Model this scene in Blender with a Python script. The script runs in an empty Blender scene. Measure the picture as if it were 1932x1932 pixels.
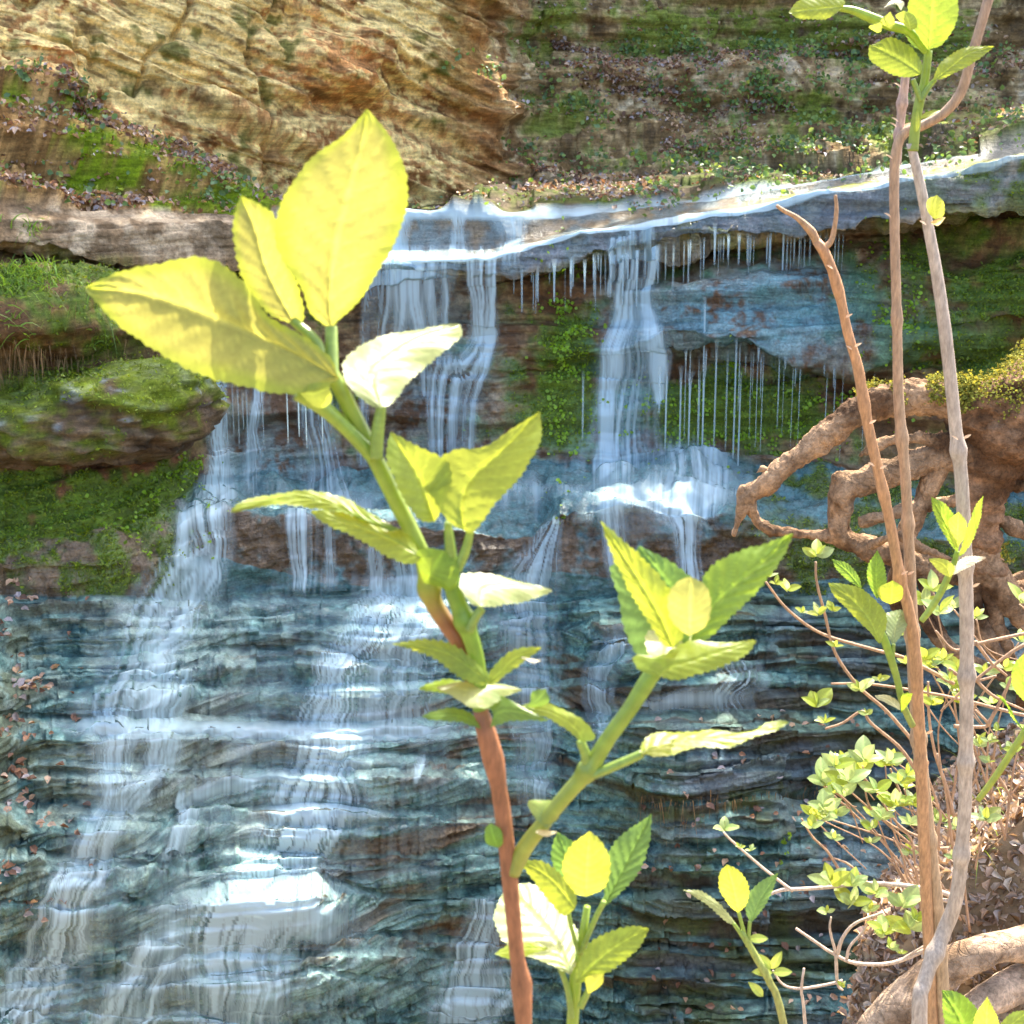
import bpy, math, random
import numpy as np
from mathutils import Vector

# ---------------------------------------------------------------- camera, sky, sun, exposure
scene = bpy.context.scene
PITCH = math.radians(15.5)
LENS = 50.0
cam_data = bpy.data.cameras.new('camera')
cam = bpy.data.objects.new('camera', cam_data)
scene.collection.objects.link(cam)
cam.location = (0, 0, 0)
cam.rotation_euler = (math.radians(90) - PITCH, 0, 0)
cam_data.lens = LENS
cam_data.dof.use_dof = True
cam_data.dof.focus_distance = 3.3
cam_data.dof.aperture_fstop = 18
cam_data.clip_start = 0.05
cam_data.clip_end = 500
scene.camera = cam

SUN_DIR = Vector((0.30, 0.52, 0.80)).normalized()      # towards the sun: high, behind the falls, a little to the right
sun_el = math.asin(SUN_DIR.z)
sun_az = math.atan2(SUN_DIR.x, SUN_DIR.y)
world = bpy.data.worlds.new('World')
scene.world = world
world.use_nodes = True
wn = world.node_tree
bg = wn.nodes['Background']
sky = wn.nodes.new('ShaderNodeTexSky')
sky.sky_type = 'NISHITA'
sky.sun_disc = False
sky.sun_elevation = sun_el
sky.sun_rotation = sun_az
sky.air_density = 0.8
sky.dust_density = 4.0
sky.ozone_density = 0.0
wn.links.new(sky.outputs[0], bg.inputs[0])
bg.inputs[1].default_value = 0.15
sd = bpy.data.lights.new('sun', 'SUN')
sd.energy = 3.0
sd.angle = math.radians(0.5)
sd.color = (1.0, 0.93, 0.80)
sun = bpy.data.objects.new('sun', sd)
scene.collection.objects.link(sun)
sun.rotation_euler = (-SUN_DIR).to_track_quat('-Z', 'Y').to_euler()
scene.view_settings.view_transform = 'Standard'
scene.view_settings.look = 'None'
scene.view_settings.gamma = 1.0
scene.view_settings.exposure = 2.42
scene.cycles.max_bounces = 6
scene.cycles.transparent_max_bounces = 16
scene.cycles.caustics_reflective = False
scene.cycles.caustics_refractive = False

# ---------------------------------------------------------------- helpers
RNG = np.random.default_rng(11)
random.seed(5)
K = 18.0 / LENS
CP, SP = math.cos(PITCH), math.sin(PITCH)

def P(x, y, Y):
    """World point seen at (x, y) of a 1932-wide picture, Y metres in front."""
    x = np.asarray(x, float); y = np.asarray(y, float); Y = np.asarray(Y, float)
    a = (x - 966) / 966 * K
    b = -(y - 966) / 966 * K
    dy = CP + b * SP
    dz = -SP + b * CP
    s = Y / dy
    return np.stack(np.broadcast_arrays(a * s, Y, dz * s), -1)

def Ylevel(y, z):
    """Distance at which height z is seen at picture row y."""
    b = -(np.asarray(y, float) - 966) / 966 * K
    return z * (CP + b * SP) / (-SP + b * CP)

NT = np.random.default_rng(3).uniform(-1, 1, (64, 64, 64)).astype(np.float32)
def vn(x, y, z):
    x, y, z = np.broadcast_arrays(np.asarray(x, float), y, z)
    xi = np.floor(x).astype(np.int64); yi = np.floor(y).astype(np.int64); zi = np.floor(z).astype(np.int64)
    fx = x - xi; fy = y - yi; fz = z - zi
    fx = fx * fx * (3 - 2 * fx); fy = fy * fy * (3 - 2 * fy); fz = fz * fz * (3 - 2 * fz)
    x0 = xi & 63; x1 = (xi + 1) & 63; y0 = yi & 63; y1 = (yi + 1) & 63; z0 = zi & 63; z1 = (zi + 1) & 63
    def lx(a, b): return a + (b - a) * fx
    c00 = lx(NT[x0, y0, z0], NT[x1, y0, z0]); c10 = lx(NT[x0, y1, z0], NT[x1, y1, z0])
    c01 = lx(NT[x0, y0, z1], NT[x1, y0, z1]); c11 = lx(NT[x0, y1, z1], NT[x1, y1, z1])
    c0 = c00 + (c10 - c00) * fy; c1 = c01 + (c11 - c01) * fy
    return c0 + (c1 - c0) * fz
def fbm(x, y, z, o=4, g=0.5):
    s = 0; a = 1.0; t = 0
    for i in range(o):
        s = s + a * vn(x * 2.03**i + 7.1 * i, y * 2.03**i + 3.3 * i, z * 2.03**i + 1.7 * i); t += a; a *= g
    return s / t
def sm(e0, e1, v):
    t = np.clip((v - e0) / (e1 - e0), 0, 1)
    return t * t * (3 - 2 * t)
def strata(X, Yc, T, f, sx, sharp=0.75):
    t = T * f
    k = np.floor(t); fr = t - k
    q = k + sm(sharp, 1.0, fr)
    return vn(X * sx + k * 0.37, Yc * sx, q)
def cr(pts, n):
    """Catmull-Rom resampling of a polyline (any dimension) to n points."""
    p = np.asarray(pts, float)
    if len(p) == 2:
        t = np.linspace(0, 1, n)[:, None]; return p[0] * (1 - t) + p[1] * t
    d = np.r_[0, np.cumsum(np.linalg.norm(np.diff(p[:, :3], axis=0), axis=1) + 1e-9)]
    q = np.vstack([2 * p[0] - p[1], p, 2 * p[-1] - p[-2]])
    s = np.linspace(0, d[-1], n)
    i = np.clip(np.searchsorted(d, s, side='right') - 1, 0, len(p) - 2)
    t = ((s - d[i]) / (d[i + 1] - d[i]))[:, None]
    p0, p1, p2, p3 = q[i], q[i + 1], q[i + 2], q[i + 3]
    return 0.5 * (2 * p1 + (p2 - p0) * t + (2 * p0 - 5 * p1 + 4 * p2 - p3) * t**2 + (3 * p1 - p0 - 3 * p2 + p3) * t**3)

def mesh_np(name, V, F, mat=None, parent=None, attrs=None, smooth=True):
    """Mesh object from numpy verts and faces (quads, tris: all same size)."""
    V = np.asarray(V, np.float32).reshape(-1, 3); F = np.asarray(F, np.int32)
    me = bpy.data.meshes.new(name)
    me.vertices.add(len(V)); me.vertices.foreach_set('co', V.ravel())
    k = F.shape[1]
    me.loops.add(F.size); me.loops.foreach_set('vertex_index', F.ravel())
    me.polygons.add(len(F))
    me.polygons.foreach_set('loop_start', np.arange(0, F.size, k, dtype=np.int32))
    try: me.polygons.foreach_set('loop_total', np.full(len(F), k, np.int32))
    except Exception: pass
    if smooth: me.polygons.foreach_set('use_smooth', np.ones(len(F), bool))
    me.update(calc_edges=True)
    for an, av in (attrs or {}).items():
        av = np.asarray(av, np.float32)
        if av.ndim == 1:
            at = me.attributes.new(an, 'FLOAT', 'POINT'); at.data.foreach_set('value', av)
        else:
            at = me.attributes.new(an, 'FLOAT_COLOR', 'POINT')
            if av.shape[1] == 3: av = np.c_[av, np.ones(len(av), np.float32)]
            at.data.foreach_set('color', av.astype(np.float32).ravel())
    if mat: me.materials.append(mat)
    ob = bpy.data.objects.new(name, me)
    scene.collection.objects.link(ob)
    if parent:
        ob.parent = parent
        ob.matrix_parent_inverse = parent.matrix_world.inverted() if False else ob.matrix_parent_inverse
        me.transform(__import__('mathutils').Matrix.Translation(-Vector(parent.location)))
    return ob
def gridF(r, c):
    i = np.arange(r * c).reshape(r, c)
    return np.stack([i[:-1, :-1], i[1:, :-1], i[1:, 1:], i[:-1, 1:]], -1).reshape(-1, 4)
def tag(o, label=None, category=None, group=None, kind=None):
    for k, v in (('label', label), ('category', category), ('group', group), ('kind', kind)):
        if v: o[k] = v
    return o
def empty(name, loc, label, category, group=None):
    o = bpy.data.objects.new(name, None); scene.collection.objects.link(o)
    o.location = [float(v) for v in loc]; o.empty_display_size = 0.05
    return tag(o, label, category, group)

def attr_mat(name, rough=0.7, spec=0.4, bump=0.0, bscale=60, trans=0.0, wet=False, var=0.25, coat=0.0, bdist=0.01, stretch=(1, 1, 1), tcol=(2.2, 1.75, 1.0)):
    """Base colour from the 'col' attribute with fine procedural variation, bump, optional leaf translucency."""
    m = bpy.data.materials.new(name); m.use_nodes = True
    nt = m.node_tree; N = nt.nodes; L = nt.links
    b = N['Principled BSDF']; out = N['Material Output']
    at = N.new('ShaderNodeAttribute'); at.attribute_name = 'col'
    tc = N.new('ShaderNodeTexCoord')
    mp = N.new('ShaderNodeMapping'); mp.inputs['Scale'].default_value = stretch
    L.new(tc.outputs['Object'], mp.inputs[0])
    n1 = N.new('ShaderNodeTexNoise'); n1.inputs['Scale'].default_value = bscale; n1.inputs['Detail'].default_value = 6
    n1.inputs['Roughness'].default_value = 0.65
    L.new(mp.outputs[0], n1.inputs[0])
    mr = N.new('ShaderNodeMapRange'); mr.inputs[1].default_value = 0.3; mr.inputs[2].default_value = 0.7
    mr.inputs[3].default_value = 1 - var; mr.inputs[4].default_value = 1 + var
    L.new(n1.outputs[0], mr.inputs[0])
    mx = N.new('ShaderNodeVectorMath'); mx.operation = 'SCALE'
    L.new(at.outputs['Color'], mx.inputs[0]); L.new(mr.outputs[0], mx.inputs['Scale'])
    L.new(mx.outputs[0], b.inputs['Base Color'])
    b.inputs['Specular IOR Level'].default_value = spec
    b.inputs['Roughness'].default_value = rough
    if wet:
        aw = N.new('ShaderNodeAttribute'); aw.attribute_name = 'wet'
        m2 = N.new('ShaderNodeMapRange'); m2.inputs[3].default_value = rough; m2.inputs[4].default_value = 0.22
        L.new(aw.outputs['Fac'], m2.inputs[0]); L.new(m2.outputs[0], b.inputs['Roughness'])
        m3 = N.new('ShaderNodeMapRange'); m3.inputs[3].default_value = 0.25; m3.inputs[4].default_value = 0.75
        L.new(aw.outputs['Fac'], m3.inputs[0]); L.new(m3.outputs[0], b.inputs['Specular IOR Level'])
    if coat: b.inputs['Coat Weight'].default_value = coat; b.inputs['Coat Roughness'].default_value = 0.3
    if bump:
        bp = N.new('ShaderNodeBump'); bp.inputs['Strength'].default_value = bump; bp.inputs['Distance'].default_value = bdist
        L.new(n1.outputs[0], bp.inputs['Height']); L.new(bp.outputs[0], b.inputs['Normal'])
    if trans:
        tr = N.new('ShaderNodeBsdfTranslucent'); ms = N.new('ShaderNodeMixShader'); ms.inputs[0].default_value = trans
        cm = N.new('ShaderNodeVectorMath'); cm.operation = 'MULTIPLY'; cm.inputs[1].default_value = tcol
        L.new(mx.outputs[0], cm.inputs[0]); L.new(cm.outputs[0], tr.inputs[0])
        L.new(b.outputs[0], ms.inputs[1]); L.new(tr.outputs[0], ms.inputs[2]); L.new(ms.outputs[0], out.inputs[0])
    return m

def rock_shader(name, fine=42.0, lay=(4, 4, 30), var=.42, layvar=.30, bump=.75, bdist=.028):
    """rock: base colour attribute broken up by grain, thin bedding and pits; wetness attribute drives the gloss."""
    m = bpy.data.materials.new(name); m.use_nodes = True
    nt = m.node_tree; N = nt.nodes; L = nt.links; b = N['Principled BSDF']
    at = N.new('ShaderNodeAttribute'); at.attribute_name = 'col'
    tc = N.new('ShaderNodeTexCoord')
    def noise(scale, det, rough, vec):
        n = N.new('ShaderNodeTexNoise'); n.inputs['Scale'].default_value = scale; n.inputs['Detail'].default_value = det
        n.inputs['Roughness'].default_value = rough; n.inputs['Distortion'].default_value = .35; L.new(vec, n.inputs[0]); return n.outputs[0]
    def rng(v, a, b_, c, d):
        r = N.new('ShaderNodeMapRange'); L.new(v, r.inputs[0])
        for i, q in zip((1, 2, 3, 4), (a, b_, c, d)): r.inputs[i].default_value = q
        return r.outputs[0]
    def math_(op, a, b_):
        r = N.new('ShaderNodeMath'); r.operation = op
        for i, q in enumerate((a, b_)):
            if isinstance(q, (int, float)): r.inputs[i].default_value = q
            else: L.new(q, r.inputs[i])
        return r.outputs[0]
    mp = N.new('ShaderNodeMapping'); mp.inputs['Scale'].default_value = lay; mp.inputs['Rotation'].default_value = (0, math.radians(4), 0); L.new(tc.outputs['Object'], mp.inputs[0])
    na = noise(fine, 8, .72, tc.outputs['Object']); nb = noise(1.0, 4, .55, mp.outputs[0]); nc = noise(9, 4, .6, tc.outputs['Object'])
    vo = N.new('ShaderNodeTexVoronoi'); vo.inputs['Scale'].default_value = 17; vo.feature = 'DISTANCE_TO_EDGE'
    ad = N.new('ShaderNodeVectorMath'); ad.operation = 'ADD'; L.new(tc.outputs['Object'], ad.inputs[0])
    nv = N.new('ShaderNodeTexNoise'); nv.inputs['Scale'].default_value = 12; L.new(tc.outputs['Object'], nv.inputs[0])
    sc = N.new('ShaderNodeVectorMath'); sc.operation = 'SCALE'; sc.inputs['Scale'].default_value = .25; L.new(nv.outputs['Color'], sc.inputs[0]); L.new(sc.outputs[0], ad.inputs[1])
    L.new(ad.outputs[0], vo.inputs['Vector'])
    crk = rng(vo.outputs[0], 0.0, .06, 0, 1)
    f = math_('MULTIPLY', rng(na, .32, .68, 1 - var, 1 + var), rng(nb, .35, .65, 1 - layvar, 1 + layvar))
    f = math_('MULTIPLY', f, rng(nc, .3, .7, .82, 1.18))
    mx = N.new('ShaderNodeVectorMath'); mx.operation = 'SCALE'; L.new(at.outputs['Color'], mx.inputs[0]); L.new(f, mx.inputs['Scale'])
    L.new(mx.outputs[0], b.inputs['Base Color'])
    h = math_('ADD', math_('MULTIPLY', na, .55), math_('ADD', math_('MULTIPLY', nb, 1.0), math_('MULTIPLY', crk, .16)))
    bp = N.new('ShaderNodeBump'); bp.inputs['Strength'].default_value = bump; bp.inputs['Distance'].default_value = bdist
    L.new(h, bp.inputs['Height']); L.new(bp.outputs[0], b.inputs['Normal'])
    aw = N.new('ShaderNodeAttribute'); aw.attribute_name = 'wet'
    L.new(rng(aw.outputs['Fac'], 0, 1, .9, .24), b.inputs['Roughness'])
    L.new(rng(aw.outputs['Fac'], 0, 1, .2, .7), b.inputs['Specular IOR Level'])
    return m
# ---------------------------------------------------------------- the gorge: cliff, slab, falls face and stepped bed, one sheet of rock
xs = np.r_[np.linspace(-1000, -12, 50), np.linspace(0, 1932, 880), np.linspace(1944, 2950, 50)]
M = len(xs)
def row(pts, wob=0, wf=0.012, seed=0):
    p = np.array(pts, float)
    y = np.interp(xs, p[:, 0], p[:, 1]); Y = np.interp(xs, p[:, 0], p[:, 2])
    k = np.ones(9) / 9
    Y = np.convolve(np.pad(Y, 4, 'edge'), k, 'valid')
    y = np.convolve(np.pad(y, 2, 'edge'), np.ones(5) / 5, 'valid')
    if wob: y = y + wob * fbm(xs * wf, 0.5 + seed, 0.3, 4)
    return y, Y
rows = []      # (y, Y, kind)
def add(y, Y, kind): rows.append((y, Y, kind))
add(*row([(-1000, -900, 14), (0, -900, 15), (900, -900, 17), (2950, -900, 18)]), 'cliff')
add(*row([(-1000, -300, 9.5), (0, -300, 11.8), (500, -300, 12.8), (800, -300, 13.6), (930, -300, 13.9), (1010, -300, 15.2), (1932, -300, 15.8), (2950, -300, 15)]), 'cliff')
add(*row([(-1000, -40, 9.0), (0, -40, 11.2), (500, -40, 12.2), (800, -40, 13.1), (930, -40, 13.3), (1000, -20, 14.9), (1932, 5, 15.4), (2950, 0, 14.0)], 6), 'cliff')
add(*row([(-1000, 20, 8.9), (0, 30, 11.1), (500, 60, 12.1), (800, 60, 13.0), (930, 60, 13.2), (1000, 100, 14.6), (1200, 120, 14.8), (1932, 110, 15.1), (2950, 110, 13.6)], 8, seed=2), 'cliff')
add(*row([(-1000, 30, 8.8), (0, 70, 11.0), (500, 110, 12.05), (800, 110, 12.95), (940, 120, 13.15), (1000, 130, 14.2), (1200, 145, 14.3), (1932, 140, 14.6), (2950, 140, 13.3)], 8, seed=3), 'cliff')
add(*row([(-1000, 40, 8.8), (0, 100, 10.95), (500, 200, 12.0), (800, 220, 12.9), (950, 220, 13.1), (1000, 225, 14.0), (1300, 235, 14.1), (1932, 200, 14.3), (2950, 190, 13.1)], 8, seed=4), 'cliff')
add(*row([(-1000, 60, 8.7), (0, 115, 10.9), (300, 210, 11.4), (530, 300, 11.9), (800, 300, 12.8), (960, 290, 13.0), (1020, 250, 13.7), (1300, 262, 13.75), (1932, 216, 14.0), (2950, 200, 12.9)], 8, seed=5), 'cliff')
# foot of the cliff
add(*row([(-1000, 80, 8.5), (0, 135, 10.6), (150, 190, 10.9), (350, 290, 11.4), (530, 365, 11.9), (700, 388, 12.4), (900, 384, 12.9), (1000, 370, 13.2), (1300, 345, 13.2), (1600, 300, 13.0), (1932, 245, 12.8), (2950, 190, 12.0)], 5, seed=6), 'bank')
# left mossy bank, middle
add(*row([(-1000, 180, 8.0), (0, 260, 9.9), (200, 300, 10.4), (400, 345, 10.9), (560, 380, 11.5), (760, 392, 12.0), (1000, 384, 12.4), (1200, 378, 12.5), (1450, 345, 12.4), (1932, 260, 12.0), (2950, 205, 11.2)], 4, seed=7), 'bank')
# slab back edge
add(*row([(-1000, 330, 7.6), (0, 385, 9.35), (160, 398, 9.8), (430, 405, 10.5), (560, 402, 10.9), (760, 394, 11.3), (900, 400, 11.3), (1080, 402, 11.3), (1180, 395, 11.4), (1400, 368, 11.3), (1650, 326, 11.0), (1932, 272, 10.7), (2950, 215, 9.8)], 2, .02, 8), 'lip')
add(*row([(-1000, 350, 7.55), (0, 400, 9.3), (160, 408, 9.75), (430, 414, 10.45), (600, 440, 10.8), (700, 474, 11.15), (930, 470, 11.15), (1000, 452, 11.12), (1120, 424, 11.1), (1250, 404, 11.15), (1500, 366, 11.05), (1700, 334, 10.85), (1932, 288, 10.55), (2950, 230, 9.7)], 2, .02, 9), 'lipface')
# front edge of the slab
add(*row([(-1000, 380, 7.5), (0, 412, 9.2), (160, 418, 9.6), (480, 430, 10.3), (620, 470, 10.5), (700, 492, 10.6), (930, 488, 10.6), (960, 478, 10.6), (1100, 440, 10.75), (1200, 426, 10.8), (1350, 400, 10.8), (1500, 381, 10.6), (1700, 345, 10.2), (1932, 300, 9.8), (2950, 250, 9.0)], 3, .03, 10), 'slab')
add(*row([(-1000, 440, 7.5), (0, 452, 9.15), (160, 475, 9.55), (480, 480, 10.25), (620, 492, 10.5), (700, 512, 10.6), (930, 512, 10.6), (960, 512, 10.55), (1100, 478, 10.7), (1200, 468, 10.75), (1350, 442, 10.7), (1500, 436, 10.5), (1700, 412, 10.1), (1932, 365, 9.75), (2950, 330, 9.0)], 10, .04, 11), 'under')
add(*row([(-1000, 450, 7.9), (0, 462, 9.4), (160, 492, 10.0), (480, 495, 10.7), (620, 505, 10.8), (700, 524, 10.85), (930, 524, 10.85), (960, 524, 11.0), (1100, 492, 11.15), (1350, 458, 11.2), (1500, 455, 11.1), (1700, 432, 10.8), (1932, 385, 10.3), (2950, 350, 9.5)], 8, .04, 12), 'face')
add(*row([(-1000, 520, 7.7), (0, 510, 8.9), (160, 520, 9.4), (400, 545, 10.3), (700, 600, 10.75), (930, 600, 10.75), (1000, 580, 10.85), (1180, 540, 10.8), (1300, 520, 10.5), (1500, 530, 10.45), (1600, 560, 10.5), (1700, 500, 10.3), (1932, 480, 9.9), (2950, 460, 9.2)], 10, .01, 13), 'face')
add(*row([(-1000, 640, 7.5), (0, 600, 8.6), (160, 610, 9.0), (400, 660, 10.1), (700, 700, 10.6), (930, 690, 10.6), (1000, 680, 10.7), (1180, 660, 10.55), (1260, 640, 10.3), (1400, 640, 10.15), (1600, 690, 10.2), (1700, 650, 10.0), (1932, 600, 9.7), (2950, 600, 9.0)], 16, .02, 14), 'under')
add(*row([(-1000, 680, 7.6), (0, 660, 8.9), (160, 690, 9.3), (400, 690, 10.15), (700, 720, 10.6), (930, 705, 10.6), (1000, 700, 10.75), (1180, 680, 10.7), (1260, 665, 10.7), (1400, 662, 10.7), (1600, 715, 10.65), (1700, 690, 10.3), (1932, 640, 9.9), (2950, 640, 9.0)], 14, .02, 15), 'face')
# foot of the upper fall
add(*row([(-1000, 1000, 6.9), (0, 1020, 8.35), (200, 1020, 8.5), (330, 980, 9.0), (380, 930, 9.6), (500, 900, 10.1), (700, 880, 10.35), (1000, 872, 10.4), (1120, 880, 10.3), (1300, 852, 10.25), (1440, 880, 10.2), (1700, 900, 9.9), (1932, 930, 9.5), (2950, 950, 8.8)], 10, .02, 16), 'bench')
add(*row([(-1000, 1030, 6.8), (0, 1052, 8.25), (200, 1050, 8.35), (330, 1020, 8.7), (400, 985, 9.0), (600, 978, 9.3), (800, 990, 9.35), (930, 1010, 9.4), (1010, 1015, 9.5), (1060, 960, 9.3), (1150, 944, 9.25), (1300, 955, 9.2), (1420, 985, 9.2), (1700, 1010, 9.2), (1932, 1040, 9.0), (2950, 1060, 8.4)], 4, .03, 17), 'boulder')
add(*row([(-1000, 1050, 6.8), (0, 1062, 8.2), (200, 1065, 8.3), (330, 1050, 8.6), (420, 1050, 8.95), (600, 1096, 9.2), (800, 1112, 9.25), (930, 1095, 9.35), (1010, 1075, 9.4), (1060, 1075, 9.25), (1200, 1096, 9.15), (1400, 1105, 9.1), (1700, 1090, 9.1), (1932, 1110, 8.9), (2950, 1120, 8.3)], 4, .03, 18), 'bench')
# the long staircase of thin ledges, each with a level tread
edges = [1140, 1166, 1192, 1242, 1264, 1304, 1372, 1392, 1440, 1466, 1532, 1556, 1618, 1642, 1698, 1782, 1806, 1850, 1904, 1930, 1985, 2080, 2200]
py, pY, _ = rows[-1]
for i, e in enumerate(edges):
    w = 11 * fbm(xs * 0.0035, 4.1 + i * 1.73, 0.2, 3) + 3.5 * fbm(xs * 0.022, 2.2 + i * 1.37, 0.7, 4)
    w = w + 7 * np.round(2.6 * fbm(xs * 0.0065, 7.7 + i * 2.9, 1.2, 3)) / 2
    slope = np.interp(xs, [-1000, 300, 800, 1932, 2950], [10, 6, 0, -22 if i < 8 else -6, -30])
    y = e + w * (0.6 if e in (1372,) else 1.2) + slope
    tr = 5 + 20 * np.clip(0.45 + 1.1 * fbm(xs * 0.004, 9.3 + i * 2.31, 0.9, 3), 0, 1)
    if e in (1372, 1532): tr = tr + 6
    if e == 1698: tr = tr + 50 * np.exp(-((xs - 520) / 150) ** 2)
    y = np.maximum(y, py + 9)
    yf = np.maximum(y - tr, py + 4)
    Yf = pY + 0.07 * (np.round(4 * np.clip(fbm(xs * 0.007, 5.5 + i * 1.9, 0.4, 3) + 0.35, 0, 1)) / 3 - .55)
    add(yf, Yf, 'tread')
    zf = P(xs, yf, Yf)[:, 2]
    Y2 = np.minimum(Ylevel(y, zf - 0.012), Yf - 0.02)
    add(y, Y2, 'riser')
    py, pY = y, np.convolve(np.pad(Y2, 20, 'edge'), np.ones(41) / 41, 'valid')
# pool at the foot and bed running towards the viewer, out of the frame
zb = P(xs, py, pY)[:, 2]
B = []
base_pts = [P(xs, y, Y) for y, Y, k in rows]
base_pts.append(np.stack([base_pts[-1][:, 0] * .98, base_pts[-1][:, 1] - .02, np.full(M, -5.6)], -1))
base_pts.append(np.stack([base_pts[-1][:, 0] * .9, base_pts[-1][:, 1] - 1.6, np.full(M, -5.75)], -1))
kinds = [k for _, _, k in rows] + ['tread', 'tread']
rys = [y for y, _, _ in rows] + [py + 150, py + 400]
pos, vv, kk = [], [], []
for k in range(len(base_pts) - 1):
    a, b = base_pts[k], base_pts[k + 1]
    ya, yb = rys[k], rys[k + 1]
    med = np.median(np.abs(yb - ya)[50:-50])
    n = int(np.clip(med / 2.3, 3, 60)) if k > 1 else 30
    if kinds[k] in ('tread', 'bank', 'bench'): n = max(n, 9)
    if k > len(rows) - 4: n = 10
    t = np.arange(n) / n
    for tt in t:
        pos.append(a * (1 - tt) + b * tt); vv.append(ya * (1 - tt) + yb * tt); kk.append((kinds[k], tt, k))
pos = np.array(pos); V = np.array(vv); R = len(pos)
U = np.broadcast_to(xs, V.shape)
print('terrain', pos.shape)
KI = {k: np.array([1.0 if q[0] == k else 0.0 for q in kk])[:, None] for k in ('cliff', 'bank', 'lip', 'lipface', 'slab', 'under', 'face', 'bench', 'boulder', 'tread', 'riser')}
rowk = np.array([q[2] for q in kk]); rowt = np.array([q[1] for q in kk])
FOOT = 7           # rows index of the cliff foot
# smooth normals for displacement
def box(a, w, ax):
    c = np.cumsum(np.concatenate([np.repeat(np.take(a, [0], ax), w + 1, ax), a, np.repeat(np.take(a, [-1], ax), w, ax)], ax), ax)
    n = a.shape[ax]
    hi = np.take(c, np.arange(2 * w + 1, 2 * w + 1 + n), ax); lo = np.take(c, np.arange(0, n), ax)
    return (hi - lo) / (2 * w + 1)
sp = box(box(pos, 3, 0), 4, 1)
du = np.gradient(sp, axis=1); dv = np.gradient(sp, axis=0)
nn = np.cross(dv, du); nn /= np.linalg.norm(nn, axis=2, keepdims=True) + 1e-9
nn = box(box(nn, 5, 0), 4, 1); nn /= np.linalg.norm(nn, axis=2, keepdims=True) + 1e-9
flip = np.sign((nn * np.array([0, -1, 0.6])).sum(2, keepdims=True)); nn = nn * np.where(flip == 0, 1, flip)
X, Yc, Z = pos[..., 0], pos[..., 1], pos[..., 2]
nn[..., 0] *= np.where(rowk >= 10, .12, 1.0)[:, None]; nn /= np.linalg.norm(nn, axis=2, keepdims=True) + 1e-9

wl = (1 - sm(900, 1010, U)) * (rowk < FOOT)[:, None]              # left sandstone cliff
wr = sm(900, 1010, U) * (rowk < FOOT)[:, None]                    # back wall
wbank = KI['bank']
wbank_l = wbank * (1 - sm(520, 700, U))
wlip = KI['lip'] + KI['lipface']
wslab = KI['slab'] + KI['under'] * (rowk < 13)[:, None]
wface = ((rowk >= 12) & (rowk < 17))[:, None] * 1.0
wst = KI['tread'] + KI['riser']
wben = KI['bench'] + KI['boulder']
f1 = fbm(X * 0.9, Yc * 0.9, Z * 0.9, 5)
f2 = fbm(X * 4, Yc * 4, Z * 4, 4)
f3 = fbm(X * 14, Yc * 14, Z * 18, 3)
def blocks(Xb, T, fx, ft, seed):
    kt = np.floor(T * ft).astype(np.int64); off = NT[kt & 63, 5, seed]; kx = np.floor(Xb * fx + off * 3).astype(np.int64)
    return NT[kx & 63, kt & 63, seed]
wz = .06 * fbm(X * 2, Yc * 2, Z * 2, 3); wx = .12 * fbm(X * 3 + 5, Yc * 3, Z * 3, 3)
bk1 = blocks(X + wx, Z + wz, 1.7, 8, 11); bk2 = blocks(X + wx, Z + .6 * wz, 3.6, 21, 12); bk3 = blocks(X + wx, Z + wz, 1.1, 3.1, 13)
dip = Z + 0.42 * X + 0.10 * fbm(X * .6, Yc * .6, Z * .6, 3)
warp = 0.10 * fbm(X * 0.7, Yc * .7, Z * 0.5, 3)
dl = (0.16 * f1 + 0.10 * strata(X, Yc, dip, 2.2, 0.5, .82) + 0.09 * strata(X, Yc, dip + .3, 6.5, 0.6, .6) + 0.032 * strata(X, Yc, dip, 17, 1.1, .5) + 0.05 * f2 + 0.03 * f3)
crack = fbm(X * 1.3 + 4, Yc * 1.3, (Z - .8 * X) * .5 + 3, 3)
dl = dl - 0.10 * np.exp(-(crack / 0.035) ** 2)
# the blocks that stand out of the cliff
def blob(cx, cy, rx, ry, p=2.0): return np.exp(-(np.abs((U - cx) / rx) ** p + np.abs((V - cy) / ry) ** p))
dl = dl + 0.28 * blob(640, 120, 100, 60, 4) * (1 + .5 * f2) + 0.16 * blob(90, 140, 60, 70, 3) - 0.18 * blob(640, 200, 110, 18, 3)
dr = (0.13 * f1 + 0.13 * strata(X, Yc, Z + warp, 2.6, 0.45, .85) + 0.09 * strata(X, Yc, Z + warp, 8, 0.6, .7) + 0.06 * f2 + 0.035 * f3 + .07 * bk3 + .04 * bk1)
dbk = (0.06 * f1 + 0.16 * strata(X, Yc, Z + .32 * X * (X < 0) + warp, 7.5, 0.4, .5) + 0.03 * strata(X, Yc, Z + warp, 16, 1.0, .5) + 0.03 * f2 + .05 * bk1 + .03 * bk2)
dlp = 0.02 * f2 + 0.010 * f3
dsl = 0.05 * f1 + 0.045 * strata(X, Yc, Z - .05 * X + .5 * warp, 14, 0.8, .5) + 0.03 * f2 + 0.020 * f3 + .008 * bk2
dfa = 0.22 * f1 + 0.05 * np.abs(fbm(X * 3, Yc * 3, Z * 3, 4)) + 0.12 * strata(X, Yc, Z + warp, 4.2, 0.7, .6) + 0.04 * strata(X, Yc, Z + warp, 13, 1.2, .5) + 0.05 * f2 + 0.016 * f3
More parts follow.
